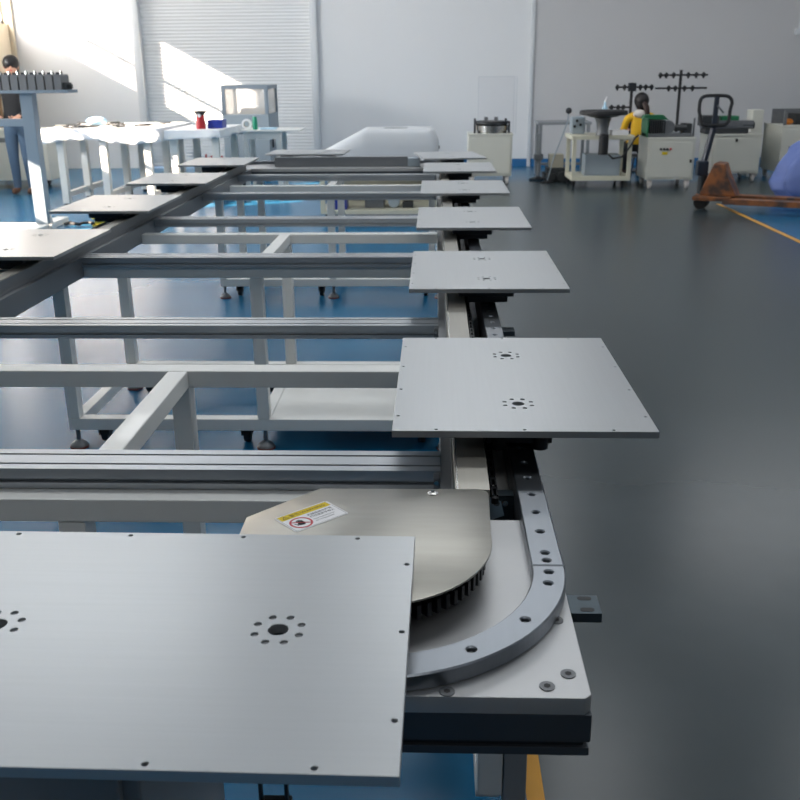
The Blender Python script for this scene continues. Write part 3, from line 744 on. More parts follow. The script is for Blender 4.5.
# ------------------------------------------------------------------ upright racks with black clamps
def clamp_rack(px, y, bars, ztop, label, block=None):
    t = thing('clamp_rack', label, 'rack', Q(px, y, 0), 'black clamp racks by the back wall')
    part('pole', MB().cyl(Q(px, y, 0), Q(px, y, ztop), .022, 14), M_black, t)
    part('base', MB().box(px*S-.22, px*S+.22, y*S-.2, y*S+.2, 0, .025), M_dark, t, .005)
    for x0, x1, z, knobs in bars:
        b = part('cross_bar', MB().cyl(Q(x0, y-.03, z), Q(x1, y-.03, z), .014, 10), M_black, t)
        for kx in knobs: part('clamp_knob', MB().ball(Q(kx, y-.05, z), .032, (1, 1, 1.1), 12).cyl(Q(kx, y-.05, z-.05), Q(kx, y-.05, z+.04), .014, 8), M_black, b)
    if block: part('pole_block', MB().box(px*S-.055, px*S+.055, y*S-.07, y*S+.03, block*S-.06, block*S+.06), M_dark, t, .006)
clamp_rack(3.75, 15.5, [(3.42, 4.15, 1.435, (3.43, 3.52, 3.63, 3.85, 3.97, 4.08)), (3.37, 4.15, 1.245, (3.57, 3.67, 3.81, 3.93))], 1.51, 'tall black clamp rack with two cross bars behind the pallet truck')
clamp_rack(3.02, 15.5, [(2.77, 3.32, 1.265, (2.79, 2.9, 3.14, 3.22, 3.31)), (2.68, 3.0, .97, (2.72, 2.82, 2.9))], 1.33, 'shorter black clamp rack with one top bar behind the person in yellow', 1.265)

# ------------------------------------------------------------------ pallet truck
pt = thing('pallet_truck', 'worn orange hand pallet truck with black loop handle in the grey aisle', 'pallet truck', (3.02, 10.95, 0))
ang = R(-25); MP = Matrix.Translation((2.97, 10.86, 0)) @ Matrix.Rotation(ang, 4, 'Z')
def pb(mb, *a): return mb.box(*a, MP)
fk = MB()
for s in (-1, 1):
    y = s*.19
    fk.prism([(.26, y-.08), (1.36, y-.08), (1.42, y-.04), (1.42, y+.04), (1.36, y+.08), (.26, y+.08)], .125, .148, MP)
    pb(fk, .26, 1.36, y-.08, y-.066, .09, .126); pb(fk, .26, 1.36, y+.066, y+.08, .09, .126)
part('fork', fk, M_rust, pt, .003)
part('frame_plate', pb(MB(), -.06, .34, -.27, .27, .12, .165), M_rust, pt, .008)
part('mast_housing', MB().prism([(-.01, .165), (.38, .165), (.27, .38), (.225, .50), (.12, .51)], -.16, .16, MP, axis='y'), M_rust, pt, .012)
part('pump', MB().cyl(MP @ Vector((-.01, 0, .13)), MP @ Vector((-.01, 0, .46)), .05, 18), M_dark, pt)
for s in (-1, 1): part('steer_wheel', MB().cyl(MP @ Vector((.0, s*.05-.03, .075)), MP @ Vector((.0, s*.05+.03, .075)), .075, 22), M_black, pt, .006)
for s in (-1, 1):
    part('load_wheel', MB().cyl(MP @ Vector((1.2, s*.19-.045, .04)), MP @ Vector((1.2, s*.19+.045, .04)), .04, 18), M_black, pt, .004)
    part('wheel_link', MB().bar(MP @ Vector((1.0, s*.19, .12)), MP @ Vector((1.2, s*.19, .045)), .05, .03), M_dark, pt, .004)
hb = MP @ Vector((-.03, 0, .40))
top0 = Vector((3.045, hb.y+.05, .86))
part('drawbar', MB().bar((hb.x, hb.y, .42), tuple(top0), .055, .05), M_handle, pt, .008)
part('drawbar_foot', MB().box(hb.x-.06, hb.x+.06, hb.y-.06, hb.y+.06, .36, .52), M_handle, pt, .015)
lp = []
cx, cz, hw, hh = 3.045, 1.045, .175, .155
for k in range(33):
    t = 2*math.pi*k/32; c, s_ = math.cos(t), math.sin(t)
    e = .45
    lp.append((cx+hw*math.copysign(abs(c)**e, c)*(1 if s_ > 0 else .90), top0.y+.03*s_, cz+hh*math.copysign(abs(s_)**e, s_)))
part('loop_handle', MB().tube(lp, .019, 10), M_black, pt)
part('handle_stem', MB().bar(tuple(top0), (3.06, top0.y+.03, 1.19), .05, .035), M_handle, pt, .006)
part('release_lever', MB().bar((3.06, top0.y-.01, 1.10), (3.13, top0.y-.02, 1.02), .016, .02), M_inst, pt, .003)

# ------------------------------------------------------------------ blue tarpaulin heap
tb = bmesh.new()
bmesh.ops.create_icosphere(tb, subdivisions=5, radius=1)
from mathutils import noise
c = Vector((4.60, 11.40, .37))
for v in tb.verts:
    p = v.co.copy()
    q = Vector((math.copysign(abs(p.x)**.75, p.x), math.copysign(abs(p.y)**.8, p.y), math.copysign(abs(p.z)**.8, p.z)))
    fold = .07*math.sin(9*math.atan2(p.y, p.x)+4*p.z)*(1-p.z)*.5 + .10*noise.noise(p*2.3)+.04*noise.noise(p*6)
    r = 1+fold
    widen = 1.0+.28*max(-.2, -p.z)-.22*max(0, p.z)
    if p.z < -.6: widen *= .93+.17*(p.z+1)
    v.co = c+Vector((q.x*.62*r*widen, q.y*.42*r*widen, q.z*.44*(1+.4*fold)))
    v.co.z = max(v.co.z, .004)
mbt = MB(); mbt.bm = tb
single('tarpaulin', mbt, M_tarp, 'blue tarpaulin draped over a load at the right picture edge', 'tarpaulin', (4.62, 11.42, 0), smooth=70)

# ------------------------------------------------------------------ people
def figure(verts, edges, level=2):
    """verts: (x, y, z, rx[, ry]) joints; grown with a skin modifier"""
    me = bpy.data.meshes.new('f'); me.from_pydata([v[:3] for v in verts], edges, [])
    o = bpy.data.objects.new('f', me); col.objects.link(o)
    md = o.modifiers.new('s', 'SKIN'); sub_ = o.modifiers.new('u', 'SUBSURF'); sub_.levels = level
    for i, v in enumerate(verts):
        s = me.skin_vertices[0].data[i]; s.radius = (v[3], v[4] if len(v) > 4 else v[3]); s.use_root = (i == 0)
    dg = bpy.context.evaluated_depsgraph_get(); dg.update()
    r = bpy.data.meshes.new_from_object(o.evaluated_get(dg))
    bpy.data.objects.remove(o)
    r.materials.clear()
    r.polygons.foreach_set('use_smooth', [True]*len(r.polygons))
    return r
def hand_chain(V, E, wrist, d, side, k=1.0):
    """palm and five bent fingers from the wrist index along direction d (unit); side = thumb direction"""
    d = Vector(d).normalized(); side = Vector(side).normalized()
    n = d.cross(side).normalized()
    w = Vector(V[wrist][:3])
    pc = w+d*.05*k
    V.append((*pc, .028*k, .018*k)); ip = len(V)-1; E.append((wrist, ip))
    for j, (off, ln) in enumerate(((.028, .066), (.010, .075), (-.009, .070), (-.027, .055))):
        b = pc+d*.038*k+side*off*k; m_ = b+d*ln*.5*k-n*.012*k; e = m_+d*ln*.35*k-n*.028*k
        for q, rr_ in ((b, .0095), (m_, .0085), (e, .007)): V.append((*q, rr_*k))
        E += [(ip, len(V)-3), (len(V)-3, len(V)-2), (len(V)-2, len(V)-1)]
    b = w+d*.03*k+side*.034*k; e = b+d*.035*k+side*.02*k-n*.01*k
    V.append((*b, .011*k)); V.append((*e, .009*k)); E += [(wrist, len(V)-2), (len(V)-2, len(V)-1)]
def face_marks(parent, hc, fwd, k=1.0):
    fwd = Vector(fwd).normalized(); up = Vector((0, 0, 1)); rt = fwd.cross(up).normalized()
    for s in (-1, 1):
        part('eye', MB().ball(hc+fwd*.089*k+rt*s*.031*k+up*.005*k, .011*k, seg=10), M_ink, parent)
        part('ear', MB().ball(hc+rt*s*.078*k-up*.01*k-fwd*.005*k, .028*k, (.5, .6, 1.1), 10), M_skin, parent)
    part('nose', MB().ball(hc+fwd*.1*k-up*.022*k, .015*k, (.8, 1, 1.3), 10), M_skin, parent)
    part('mouth', MB().ball(hc+fwd*.092*k-up*.056*k, .016*k, (1.3, .6, .35), 10), M_pred, parent)
# standing person, seen from the side and back, looking at the rack
def standing():
    px, py = -5.50*S, 12.85*S
    V = []; E = []
    def add(x, y, z, r, r2=None, to=None):
        V.append((px+x, py+y, z, r, r2 or r)); i = len(V)-1
        if to is not None: E.append((to, i))
        return i
    pel = add(0, 0, .90, .14, .11)
    wst = add(0, 0, 1.06, .135, .105, pel); chs = add(.01, -.01, 1.25, .165, .12, wst); nk0 = add(.01, -.01, 1.40, .10, .085, chs)
    nk = add(.02, -.02, 1.46, .052, .052, nk0); hd0 = add(.035, -.025, 1.53, .07, .07, nk); hd1 = add(.04, -.03, 1.60, .085, .092, hd0); add(.035, -.02, 1.655, .06, .07, hd1)
    for s in (-1, 1):
        hp = add(s*.085, 0, .82, .095, .1, pel); kn = add(s*.09, -.01, .47, .066, .07, hp); an = add(s*.095, .02, .11, .05, .052, kn)
        hl = add(s*.095, .0, .05, .045, .045, an); add(s*.105, -.14, .035, .038, .034, hl)
        sh_ = add(s*.19, 0, 1.37, .062, .062, nk0); el = add(s*.235, -.02, 1.09, .047, .047, sh_); wr = add(s*.12, -.22, .96, .034, .034, el)
        hand_chain(V, E, wr, (-s*.3, -.9, -.1), (-s*.8, .2, .5))
    me = figure(V, E)
    for m in (M_jacket, M_jeans, M_skin, M_shoe): me.materials.append(m)
    for p in me.polygons:
        cc_ = p.center
        rel = Vector((cc_.x-px, cc_.y-py, cc_.z))
        if rel.z < .085: i = 3
        elif rel.z > 1.455: i = 2
        elif rel.z < .88 and rel.y > -.2: i = 1
        elif rel.y < -.215 and rel.z < 1.05: i = 2
        else: i = 0
        p.material_index = i
    o = bpy.data.objects.new('person', me); col.objects.link(o)
    loc = Vector((px, py, 0)); me.transform(Matrix.Translation(-loc)); o.location = loc
    o['label'] = 'person in black jacket and blue jeans standing behind the block shelf at the left edge'; o['category'] = 'person'
    hc = Vector((px+.04, py-.03, 1.585))
    hr = MB().ball(hc+Vector((-.005, .022, .03)), .108, (.92, 1.0, .95), 24).ball(hc+Vector((-.01, .06, -.03)), .085, (1, .8, 1), 16)
    part('hair', hr, M_hair, o, smooth=80)
    face_marks(o, hc+Vector((0, .0, 0)), (.35, -1, 0))
standing()
def seated():
    px, py = 2.97*S, 14.35*S
    V = []; E = []
    def add(x, y, z, r, r2=None, to=None):
        V.append((px+x, py+y, z-.05 if z > .4 else z, r, r2 or r)); i = len(V)-1
        if to is not None: E.append((to, i))
        return i
    pel = add(0, .05, .50, .15, .12); wst = add(0, .04, .63, .13, .10, pel); chs = add(0, .06, .80, .155, .115, wst); nk0 = add(0, .09, .92, .095, .085, chs)
    nk = add(0, .10, .975, .05, .05, nk0); hd0 = add(0, .12, 1.03, .068, .07, nk); hd1 = add(0, .13, 1.10, .084, .09, hd0); add(0, .12, 1.155, .06, .068, hd1)
    for s in (-1, 1):
        hp = add(s*.09, .12, .50, .09, .09, pel); kn = add(s*.11, .48, .50, .065, .065, hp); an = add(s*.11, .50, .11, .045, .045, kn)
        hl = add(s*.11, .50, .05, .042, .042, an); add(s*.115, .64, .035, .035, .032, hl)
        sh_ = add(s*.185, .08, .885, .06, .06, nk0); el = add(s*.24, .14, .66, .046, .046, sh_); wr = add(s*.14, .36, .68, .032, .032, el)
        hand_chain(V, E, wr, (-s*.25, .9, .05), (-s*.8, -.2, .4))
    me = figure(V, E)
    for m in (M_ywear, M_jacket, M_skin, M_shoe): me.materials.append(m)
    for p in me.polygons:
        c_ = p.center; z = c_.z; ry = c_.y-py
        if z < .085: i = 3
        elif z > .915: i = 2
        elif ry > .37 and z > .55: i = 2
        elif z < .50: i = 1
        else: i = 0
        p.material_index = i
    o = bpy.data.objects.new('person', me); col.objects.link(o)
    loc = Vector((px, py, 0)); me.transform(Matrix.Translation(-loc)); o.location = loc
    o['label'] = 'seated person in a yellow jacket seen from behind, dark hair in a ponytail'; o['category'] = 'person'
    hc = Vector((px, py+.125, 1.04))
    hr = MB().ball(hc+Vector((0, -.015, .03)), .112, (.92, 1, .98), 24).ball(hc+Vector((0, -.05, -.02)), .09, (1, .7, 1), 16)
    part('hair', hr, M_hair, o, smooth=80)
    pn = MB().tube([hc+Vector((.02, -.09, .0)), hc+Vector((.05, -.14, -.06)), hc+Vector((.065, -.13, -.15)), hc+Vector((.06, -.10, -.24)), hc+Vector((.05, -.08, -.29))], .04, 12)
    part('ponytail', pn, M_hairb, o, smooth=80)
    hdm = MB().ball((px-.04, py+.0, .895), .08, (1.1, .6, .7), 18)
    part('hood', hdm, M_whood, o, smooth=80)
    face_marks(o, hc, (0, 1, 0))
seated()
stl = thing('stool', 'round dark stool under the person in the yellow jacket', 'stool', (2.97*S, 14.40*S, 0))
part('seat', MB().lathe([(.165, .31), (.175, .325), (.17, .34), (.1, .345)], (2.97*S, 14.40*S, 0), 28), M_black, stl)
for k in range(4):
    a = R(45+90*k); part('leg', MB().cyl((2.97*S+.11*math.cos(a), 14.40*S+.11*math.sin(a), .31), (2.97*S+.18*math.cos(a), 14.40*S+.18*math.sin(a), 0), .012, 10), M_dark, stl)

# ------------------------------------------------------------------ left: gantry stand with its row of blocks
gx, gy = -4.02*S, 9.75*S
gs = thing('gantry_stand', 'T-shaped steel stand with shade-toned grey post and long top shelf at the left picture edge', 'stand', (gx, gy, 0))
part('post', MB().box(gx-.06, gx+.06, gy-.06, gy+.06, .06, 1.305), M_bluegrey, gs, .004)  # cool shading of the post is put into its blue grey colour
part('shelf', MB().box(gx-1.3, gx+.44, gy-.12, gy+.14, 1.305, 1.335), M_bluegrey, gs, .004)
part('arm', MB().box(gx-1.2, gx-.06, gy-.05, gy+.05, 1.0, 1.07), M_bluegrey, gs, .004)
part('base_beam', MB().box(gx-1.5, gx+.1, gy-.06, gy+.06, 0, .06).box(gx-.06, gx+.06, gy-.5, gy+.5, 0, .06), M_white, gs, .004)
part('gusset', MB().prism([(gx+.06, .06), (gx+.10, .06), (gx+.06, .2)], gy-.006, gy+.006, axis='y'), M_white, gs)
NB = 9
blk = None
for k in range(NB):
    x = gx+.345-.0835*k
    ORD = ('rightmost', 'second from the right', 'third from the right', 'fourth from the right', 'fifth from the right', 'sixth from the right', 'seventh from the right', 'eighth from the right', 'ninth from the right')
    lab = 'grey machined block on the stand shelf, ' + ORD[k] + ' in its row'
    if k == 0:
        blk = thing('machined_block', lab, 'block', (x, gy, 1.335), 'grey machined blocks on the stand shelf')
        part('body', MB().prism([(x-.034, 1.335), (x+.034, 1.335), (x+.034, 1.46), (x+.024, 1.475), (x-.024, 1.475), (x-.034, 1.46)], gy-.11, gy+.10, axis='y'), M_block, blk, 0, None)
        part('pin', MB().cyl((x+.02, gy-.05, 1.475), (x+.02, gy-.05, 1.505), .012, 10), M_bright, blk)
        part('clip', MB().box(x-.03, x+.005, gy-.06, gy+.04, 1.475, 1.493), M_instd, blk, .003)
    else:
        dup(blk, (x, gy, 1.335), 0, lab)
single('end_stop', MB().box(gx+.385, gx+.41, gy-.1, gy+.08, 1.335, 1.40).box(gx+.41, gx+.45, gy-.05, gy+.0, 1.345, 1.385), M_instd, 'small dark end stop beside the rightmost machined block', 'stop', (gx+.40, gy, 1.335), bevel=.003)

# covered work table in the sun
def sheet_table(x0, x1, y0, y1, zt, label, legs_x, legs_y, seed, drop, sheet_label):
    x0, x1, y0, y1, zt = x0*S, x1*S, y0*S, y1*S, zt*S
    t = thing('work_table', label, 'table', ((x0+x1)/2, (y0+y1)/2, 0), 'white work tables on the left')
    part('tabletop', MB().box(x0, x1, y0, y1, zt-.06, zt), M_white, t, .004)
    for x in legs_x:
        for y in legs_y: part('leg', MB().box(x*S-.04, x*S+.04, y*S-.04, y*S+.04, 0.03, zt-.06), M_white, t, .004); part('foot', MB().cyl((x*S, y*S, 0), (x*S, y*S, .03), .03, 12), M_black, t)
    for x in legs_x: part('side_rail', MB().box(x*S-.03, x*S+.03, legs_y[0]*S+.04, legs_y[-1]*S-.04, .10, .16), M_white, t, .004)
    # sheet: top and skirt with wavy hem
    random.seed(seed)
    bm = bmesh.new(); n = 80; P = []
    per = [(x0-.012, y0-.012), (x1+.012, y0-.012), (x1+.012, y1+.012), (x0-.012, y1+.012)]
    for k in range(4):
        a, b = per[k], per[(k+1) % 4]
        for i in range(n): P.append((a[0]+(b[0]-a[0])*i/n, a[1]+(b[1]-a[1])*i/n, k))
    rings = []
    ph = [random.random()*6 for _ in range(4)]
    for lev in range(5):
        ring_ = []
        for i, (x, y, k) in enumerate(P):
            w_ = noise.noise(Vector((x*2.1+ph[0], y*2.1, ph[1])))*1.6+noise.noise(Vector((x*7, y*7, ph[2])))*.5
            hgt = drop*(1+.2*w_)*lev/4
            o_ = .03*(lev/4)*(.6+noise.noise(Vector((x*9, y*9, ph[3])))*1.2)
            o_ = max(o_, .002)
            dx, dy = ((0, -1), (1, 0), (0, 1), (-1, 0))[k]
            ring_.append(bm.verts.new((x+dx*o_, y+dy*o_, zt+.004-hgt)))
        rings.append(ring_)
    for A, B in zip(rings, rings[1:]):
        for i in range(len(A)): bm.faces.new((A[i], A[(i+1) % len(A)], B[(i+1) % len(A)], B[i]))
    bm.faces.new(rings[0])
    mb = MB(); mb.bm = bm
    o = single('plastic_sheet', mb, M_sheet, sheet_label, 'sheet', ((x0+x1)/2, (y0+y1)/2, zt), 'plastic sheets over the work tables', smooth=60)
    md = o.modifiers.new('thick', 'SOLIDIFY'); md.thickness = .0015
    return t
sheet_table(-4.70, -3.27, 11.55, 13.2, .895, 'long white work table in the sunlight behind the left-hand plates', (-4.47, -3.95, -3.42), (11.62, 12.4, 13.12), 3, .15, 'bright sunlit plastic sheet hanging over the long left work table')
sheet_table(-3.19, -2.55, 11.6, 12.9, .875, 'short white work table under the red squeeze tool', (-3.12, -2.62), (11.7, 12.8), 5, .10, 'grey wavy plastic sheet over the short table under the red squeeze tool')
# things on the sunlit table
zt = .895*S+.006
fl = MB()
random.seed(11)
for k in range(26):
    x = -4.55+1.15*random.random(); y = 11.75+.9*random.random(); a = random.random()*3
    m = Matrix.Translation((x*S, y*S, zt+.004+.012*random.random())) @ Matrix.Rotation(a, 4, 'Z')
    fl.box(-.09, .09, -.02, .02, 0, .012+.012*random.random(), m)
single('scrap_parts', fl, M_instd, 'loose dark flat parts scattered on the sunlit left work table', 'parts', (-4*S, 12.2*S, zt), kind='stuff')
single('plastic_bag', MB().ball((-4.12*S, 11.95*S, zt+.075), .1, (1.3, .8, .5), 20), M_lblue, 'pale blue plastic bag lying on the dark parts of the sunlit table', 'bag', (-4.12*S, 11.95*S, zt+.03), smooth=70)
zt2 = .875*S+.005
rs = thing('squeeze_tool', 'red squeeze tool with dark flared head standing on the short table', 'tool', Q(-2.83, 11.9, .875))
bx, by = -2.83*S, 11.9*S
part('body', MB().lathe([(.055, 0), (.058, .06), (.045, .12), (.05, .15)], (bx, by, zt2), 20), M_red, rs)
part('head', MB().lathe([(.04, .15), (.055, .17), (.075, .19), (.075, .2), (.03, .205)], (bx, by, zt2), 20), M_instd, rs)
part('cap', MB().cyl((bx, by-.055, zt2+.15), (bx, by-.02, zt2+.16), .02, 12), M_wht, rs)
single('blue_bin', MB().box(-2.76*S, -2.58*S, 11.95*S, 12.2*S, zt2, zt2+.095).box(-2.73*S, -2.61*S, 11.94*S, 11.95*S, zt2+.05, zt2+.085), M_blue, 'blue plastic bin beside the red squeeze tool', 'bin', (-2.67*S, 12.07*S, zt2), bevel=.008)
tp = thing('tape_roll', 'white tape roll standing on edge right of the blue bin', 'tape', (-2.36*S, 12.1*S, .87*S))
# narrow side table
nt3 = thing('side_table', 'narrow side table with thin top in front of the glazed cabinet', 'table', Q(-2.05, 12.6, 0), 'white work tables on the left')
part('tabletop', MB().box(-2.46*S, -1.70*S, 12.4*S, 13.0*S, .81*S, .835*S), M_white, nt3, .003)
for x in (-2.40, -1.98):
    for y in (12.47, 12.93): part('leg', MB().box(x*S-.028, x*S+.028, y*S-.028, y*S+.028, 0, .81*S), M_white, nt3, .003)
part('apron', MB().box(-2.43*S, -1.95*S, 12.44*S, 12.48*S, .72*S, .81*S), M_white, nt3, .003)
tz = .835*S
tp.location = (-2.40*S, 12.55*S, tz)
def ringmb(cx, cy, cz, r0, r1, w_):
    m = MB(); n = 28; P = []
    for k in range(n):
        t = 2*math.pi*k/n
        P.append([m.bm.verts.new((cx+r*math.cos(t), cy+yy, cz+r*math.sin(t))) for r, yy in ((r0, 0), (r1, 0), (r1, w_), (r0, w_))])
    for k in range(n):
        A, B = P[k], P[(k+1) % n]
        for j in range(4): m.bm.faces.new((A[j], A[(j+1) % 4], B[(j+1) % 4], B[j]))
    return m
part('roll', ringmb(-2.40*S, 12.55*S, tz+.062, .038, .062, .05), M_wht, tp)
part('core', ringmb(-2.40*S, 12.55*S, tz+.062, .034, .038, .05), M_beige, tp)
single('green_bottle', MB().lathe([(.03, 0), (.032, .01), (.032, .10), (.026, .125), (.026, .15)], Q(-2.28, 12.5, .835), 20), M_green, 'small green bottle standing on the narrow side table', 'bottle', Q(-2.28, 12.5, .835))
single('paper_pad', MB().box(-2.22*S, -2.02*S, 12.45*S, 12.65*S, tz, tz+.02), M_lblue, 'pale blue paper pad right of the green bottle', 'pad', (-2.12*S, 12.55*S, tz), bevel=.003)
# red clamps on a dark crate under the tables
single('dark_crate', MB().box(-3.15*S, -2.55*S, 12.95*S, 13.35*S, 0, .30), M_instd, 'dark crate on the floor behind the short work table', 'crate', (-2.85*S, 13.15*S, 0), bevel=.008)
for k, x in enumerate((-3.02, -2.88)):
    t = thing('red_clamp', ('left' if k == 0 else 'right') + ' one of the two red clamps standing on the dark crate under the tables', 'clamp', (x*S, 13.05*S, .30), 'red clamps on the dark crate')
    part('frame', MB().box(x*S-.05, x*S-.03, 13.02*S, 13.06*S, .30, .48).box(x*S+.02, x*S+.04, 13.02*S, 13.06*S, .30, .46).box(x*S-.05, x*S+.04, 13.02*S, 13.06*S, .30, .33), M_red, t, .004)
    part('screw', MB().cyl((x*S-.03, 13.04*S, .43), (x*S+.06, 13.04*S, .43), .01, 10), M_red, t)
# glazed cabinet
gc = thing('glazed_cabinet', 'tall grey machine enclosure with glazed upper half in front of the roller shutter', 'cabinet', Q(-2.7, 14.8, 0))
x0, x1, y0, y1, zt = -3.10*S, -2.42*S, 14.4*S, 15.3*S, 1.35*S
part('base_cabinet', MB().box(x0, x1, y0, y1, .05, .92), M_box, gc, .006)
fm = MB()
for x in (x0, x1-.05):
    for y in (y0, y1-.05): fm.box(x, x+.05, y, y+.05, .92, zt-.05)
fm.box(x0, x1, y0, y0+.05, zt-.05, zt).box(x0, x1, y1-.05, y1, zt-.05, zt).box(x0, x0+.05, y0+.05, y1-.05, zt-.05, zt).box(x1-.05, x1, y0+.05, y1-.05, zt-.05, zt)
part('frame', fm, M_bluegrey, gc, .003)
part('glass_pane', MB().box(x0+.05, x1-.05, y0+.02, y0+.026, .92, zt-.05), M_pane, gc)
part('glass_pane', MB().box(x1-.03, x1-.024, y0+.05, y1-.05, .92, zt-.05), M_pane, gc)
part('glass_pane', MB().box(x0+.024, x0+.03, y0+.05, y1-.05, .92, zt-.05), M_pane, gc)
part('inner_machine', MB().box(x0+.2, x1-.15, y0+.3, y1-.3, .92, .99), M_inst, gc, .02)
part('door_latch', MB().box(x1, x1+.02, y0+.2, y0+.25, .45, .58), M_black, gc, .004)
for x in (x0+.06, x1-.06):
    for y in (y0+.06, y1-.06): part('foot', MB().cyl((x, y, 0), (x, y, .05), .03, 12), M_black, gc)
# sheet-covered machine behind the loop, on a caster bench
bc_ = thing('caster_bench', 'grey bench on black casters behind the far end of the loop', 'bench', (-.62, 10.2, 0))
x0, x1, y0, y1 = -1.16, .02, 9.78, 10.6
part('bench_top', MB().box(x0, x1, y0, y1, .50, .545), M_grey, bc_, .004)
for x in (x0, x1-.05):
    for y in (y0, y1-.05): part('leg', MB().box(x, x+.05, y, y+.05, .14, .50), M_cream, bc_, .003)
part('lower_shelf', MB().box(x0, x1, y0, y1, .10, .14), M_cream, bc_, .004)
part('back_panel', MB().box(x0+.05, x1-.05, y1-.03, y1-.01, .14, .50), M_cream, bc_)
for x in (x0+.06, x1-.07):
    for y in (y0+.06, y1-.08): caster(bc_, x, y, .10, .042)
single('blue_crate', MB().box(-1.09, -.90, 9.84, 10.1, .14, .32).box(-1.10, -.89, 9.83, 10.11, .30, .325), M_blue, 'dark blue crate on the lower shelf of the caster bench', 'crate', (-1.0, 9.97, .14), bevel=.006)
hs_ = thing('shelf_instruments', 'grey small instruments on the lower shelf right of the blue crate', 'instrument', (-.55, 10.1, .14))
part('housing', MB().box(-.72, -.52, 9.95, 10.2, .14, .26), M_inst, hs_, .01)
part('dial_unit', MB().cyl((-.42, 9.95, .20), (-.42, 10.15, .20), .06, 20), M_box, hs_, .01)
part('connector', MB().box(-.33, -.22, 9.95, 10.1, .14, .20), M_instd, hs_, .008)
hb_ = bmesh.new()
NX, NY = 36, 14
gv = {}
for i in range(NX+1):
    for j in range(NY+1):
        u, v = i/NX, j/NY
        x = -1.26+1.30*u; y = 9.84+.74*v
        prof_ = .37*min(1, .25+.75*(u/.42)) if u < .42 else .37
        if u > .94: prof_ *= 1-.35*((u-.94)/.06)**2
        edge = min(1, v/.12, (1-v)/.12)
        z = .553+prof_*(.55+.45*edge**.6)+.006*noise.noise(Vector((x*6, y*6, 3)))
        gv[i, j] = hb_.verts.new((x, y, z))
for i in range(NX):
    for j in range(NY): hb_.faces.new((gv[i, j], gv[i+1, j], gv[i+1, j+1], gv[i, j+1]))
be_ = [e for e in hb_.edges if e.is_boundary]
ret = bmesh.ops.extrude_edge_only(hb_, edges=be_)
for v in [g_ for g_ in ret['geom'] if isinstance(g_, bmesh.types.BMVert)]: v.co.z = .5455
mb = MB(); mb.bm = hb_
hd_ = thing('covered_machine', 'machine under a smooth white dust cover behind the far end of the loop', 'machine', (-.6, 10.2, .5455))
part('dust_cover', mb, M_hood, hd_, smooth=60)
part('handle_slot', MB().box(-.52, -.28, 10.12, 10.2, .915, .93), M_grey, hd_, .004)
part('side_latch', MB().box(.035, .05, 9.95, 10.03, .73, .76), M_dark, hd_, .003)
# low white cabinet behind the standing person
wc = thing('white_cabinet', 'low white cabinet on black casters behind the legs of the standing person', 'cabinet', Q(-5.75, 13.4, 0))
part('body', MB().box(-6.6*S, -5.35*S, 13.4*S, 14.1*S, .12, .78), M_cab, wc, .006)
part('vent_strip', MB().box(-6.5*S, -5.45*S, 13.39*S, 13.4*S, .62, .68), M_inst, wc)
for x in (-6.5, -5.62):
    for y in (13.47, 14.0): caster(wc, x*S, y*S, .12, .05)
# small floor litter near the gantry foot
yr = thing('cable_reel', 'yellow cable reel lying between the gantry foot and the second left plate', 'reel', (-3.42, 9.75, 0))
part('drum', MB().lathe([(.10, .0), (.10, .015), (.07, .02), (.07, .07), (.10, .075), (.10, .09)], (-3.42, 9.75, 0), 24), mat('yellow_reel_plastic', 'b8a52e', .5), yr)
part('core', MB().cyl((-3.42, 9.75, .085), (-3.42, 9.75, .095), .03, 16), M_black, yr)
kb = MB().tube([(-3.80+.04*k+.02*math.sin(k*2.1), 9.72+.05*math.sin(k*1.3), .018+.012*abs(math.sin(k*1.7))) for k in range(9)], .016, 8)
single('black_cable', kb, M_black, 'black cable bundle on the floor left of the yellow reel', 'cable', (-3.75, 9.72, 0))

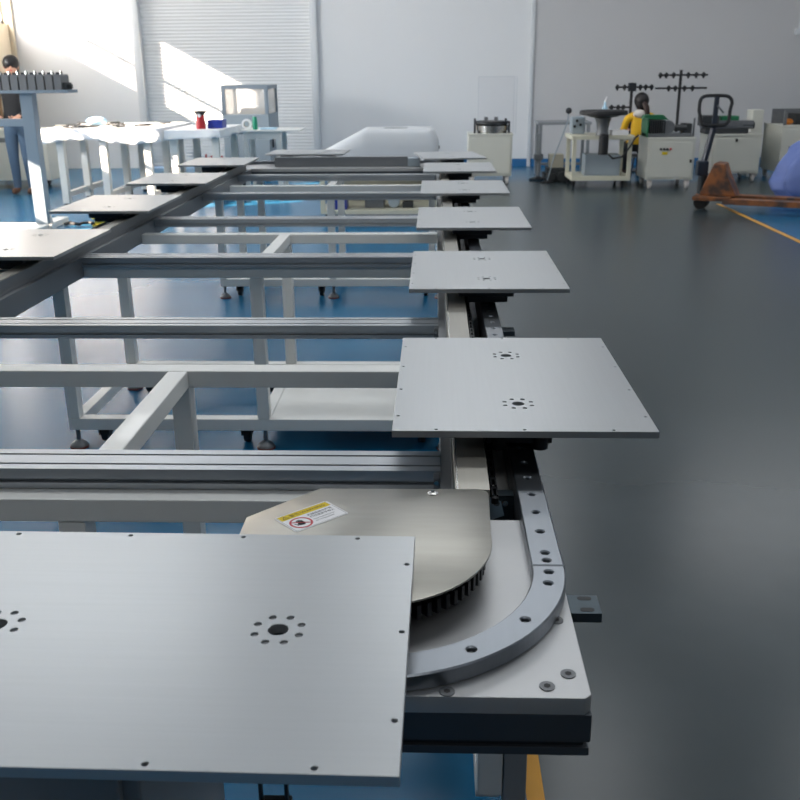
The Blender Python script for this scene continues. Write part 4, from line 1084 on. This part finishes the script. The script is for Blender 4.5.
# ------------------------------------------------------------------ light
w = bpy.data.worlds.new('sky'); bpy.context.scene.world = w; w.use_nodes = True
bgn = w.node_tree.nodes['Background']; bgn.inputs['Color'].default_value = (.62, .78, 1, 1); bgn.inputs['Strength'].default_value = 1.5
def sun(d, strength, colr):
    l = bpy.data.lights.new('sun', 'SUN'); l.energy = strength; l.angle = R(.6); l.color = colr
    o = bpy.data.objects.new('sun', l); col.objects.link(o)
    o.rotation_euler = Vector(d).to_track_quat('-Z', 'Y').to_euler(); o.location = (-12, 8, 8)
sun((1, .42, -.53), 48, (1, .80, .62))
def area(loc, rot, sx, sy, e, colr, name):
    l = bpy.data.lights.new(name, 'AREA'); l.shape = 'RECTANGLE'; l.size = sx; l.size_y = sy; l.energy = e; l.color = colr
    o = bpy.data.objects.new(name, l); col.objects.link(o); o.location = loc; o.rotation_euler = rot
# daylight entering each strip window
for i, (a, b, WZ0, WZ1) in enumerate(WIN):
    area((XL-.3, (a+b)/2, (WZ0+WZ1)/2), (0, R(-90), 0), WZ1-WZ0, b-a, (170, 290, 150)[i], ((.97, .985, 1), (.99, .985, .98), (1, .93, .86))[i], 'window_daylight')
# added soft fill panels at ceiling height, unseen; front row lifts camera-facing faces
for x in (-3.0, .6, 4.6):
    for y in (-1.8, 3.0, 7.0, 12.0):
        area((x, y, ZC-.03), (0, 0, 0), 2.4, 1.0, {-1.8: 22, 3.0: 42, 7.0: 42, 12.0: 46}[y], (.965, .985, 1), 'ceiling_fill')

# ------------------------------------------------------------------ camera
cam = bpy.data.cameras.new('camera'); co = bpy.data.objects.new('camera', cam); col.objects.link(co)
cam.sensor_width = 36; cam.sensor_height = 36; cam.sensor_fit = 'HORIZONTAL'; cam.lens = 952.82/800*36
cam.clip_start = .05; cam.clip_end = 100
right = Vector((.99936356, .03470723, -.00823912)); up = Vector((-.00348084, .3247488, .9457939)); fw = Vector((-.03550153, .94516328, -.32466293))
m = Matrix((right, up, -fw)).transposed().to_4x4(); m.translation = (0, 0, 1.46)
co.matrix_world = m
sc_ = bpy.context.scene; sc_.camera = co
cam.dof.use_dof = True; cam.dof.focus_distance = 1.65; cam.dof.aperture_fstop = 13
sc_.view_settings.view_transform = 'Standard'; sc_.view_settings.look = 'None'; sc_.view_settings.gamma = 1
sc_.view_settings.exposure = .15
sc_.cycles.max_bounces = 8; sc_.cycles.diffuse_bounces = 4; sc_.cycles.glossy_bounces = 4
sc_.cycles.use_denoising = True
sc_.cycles.sample_clamp_indirect = 6
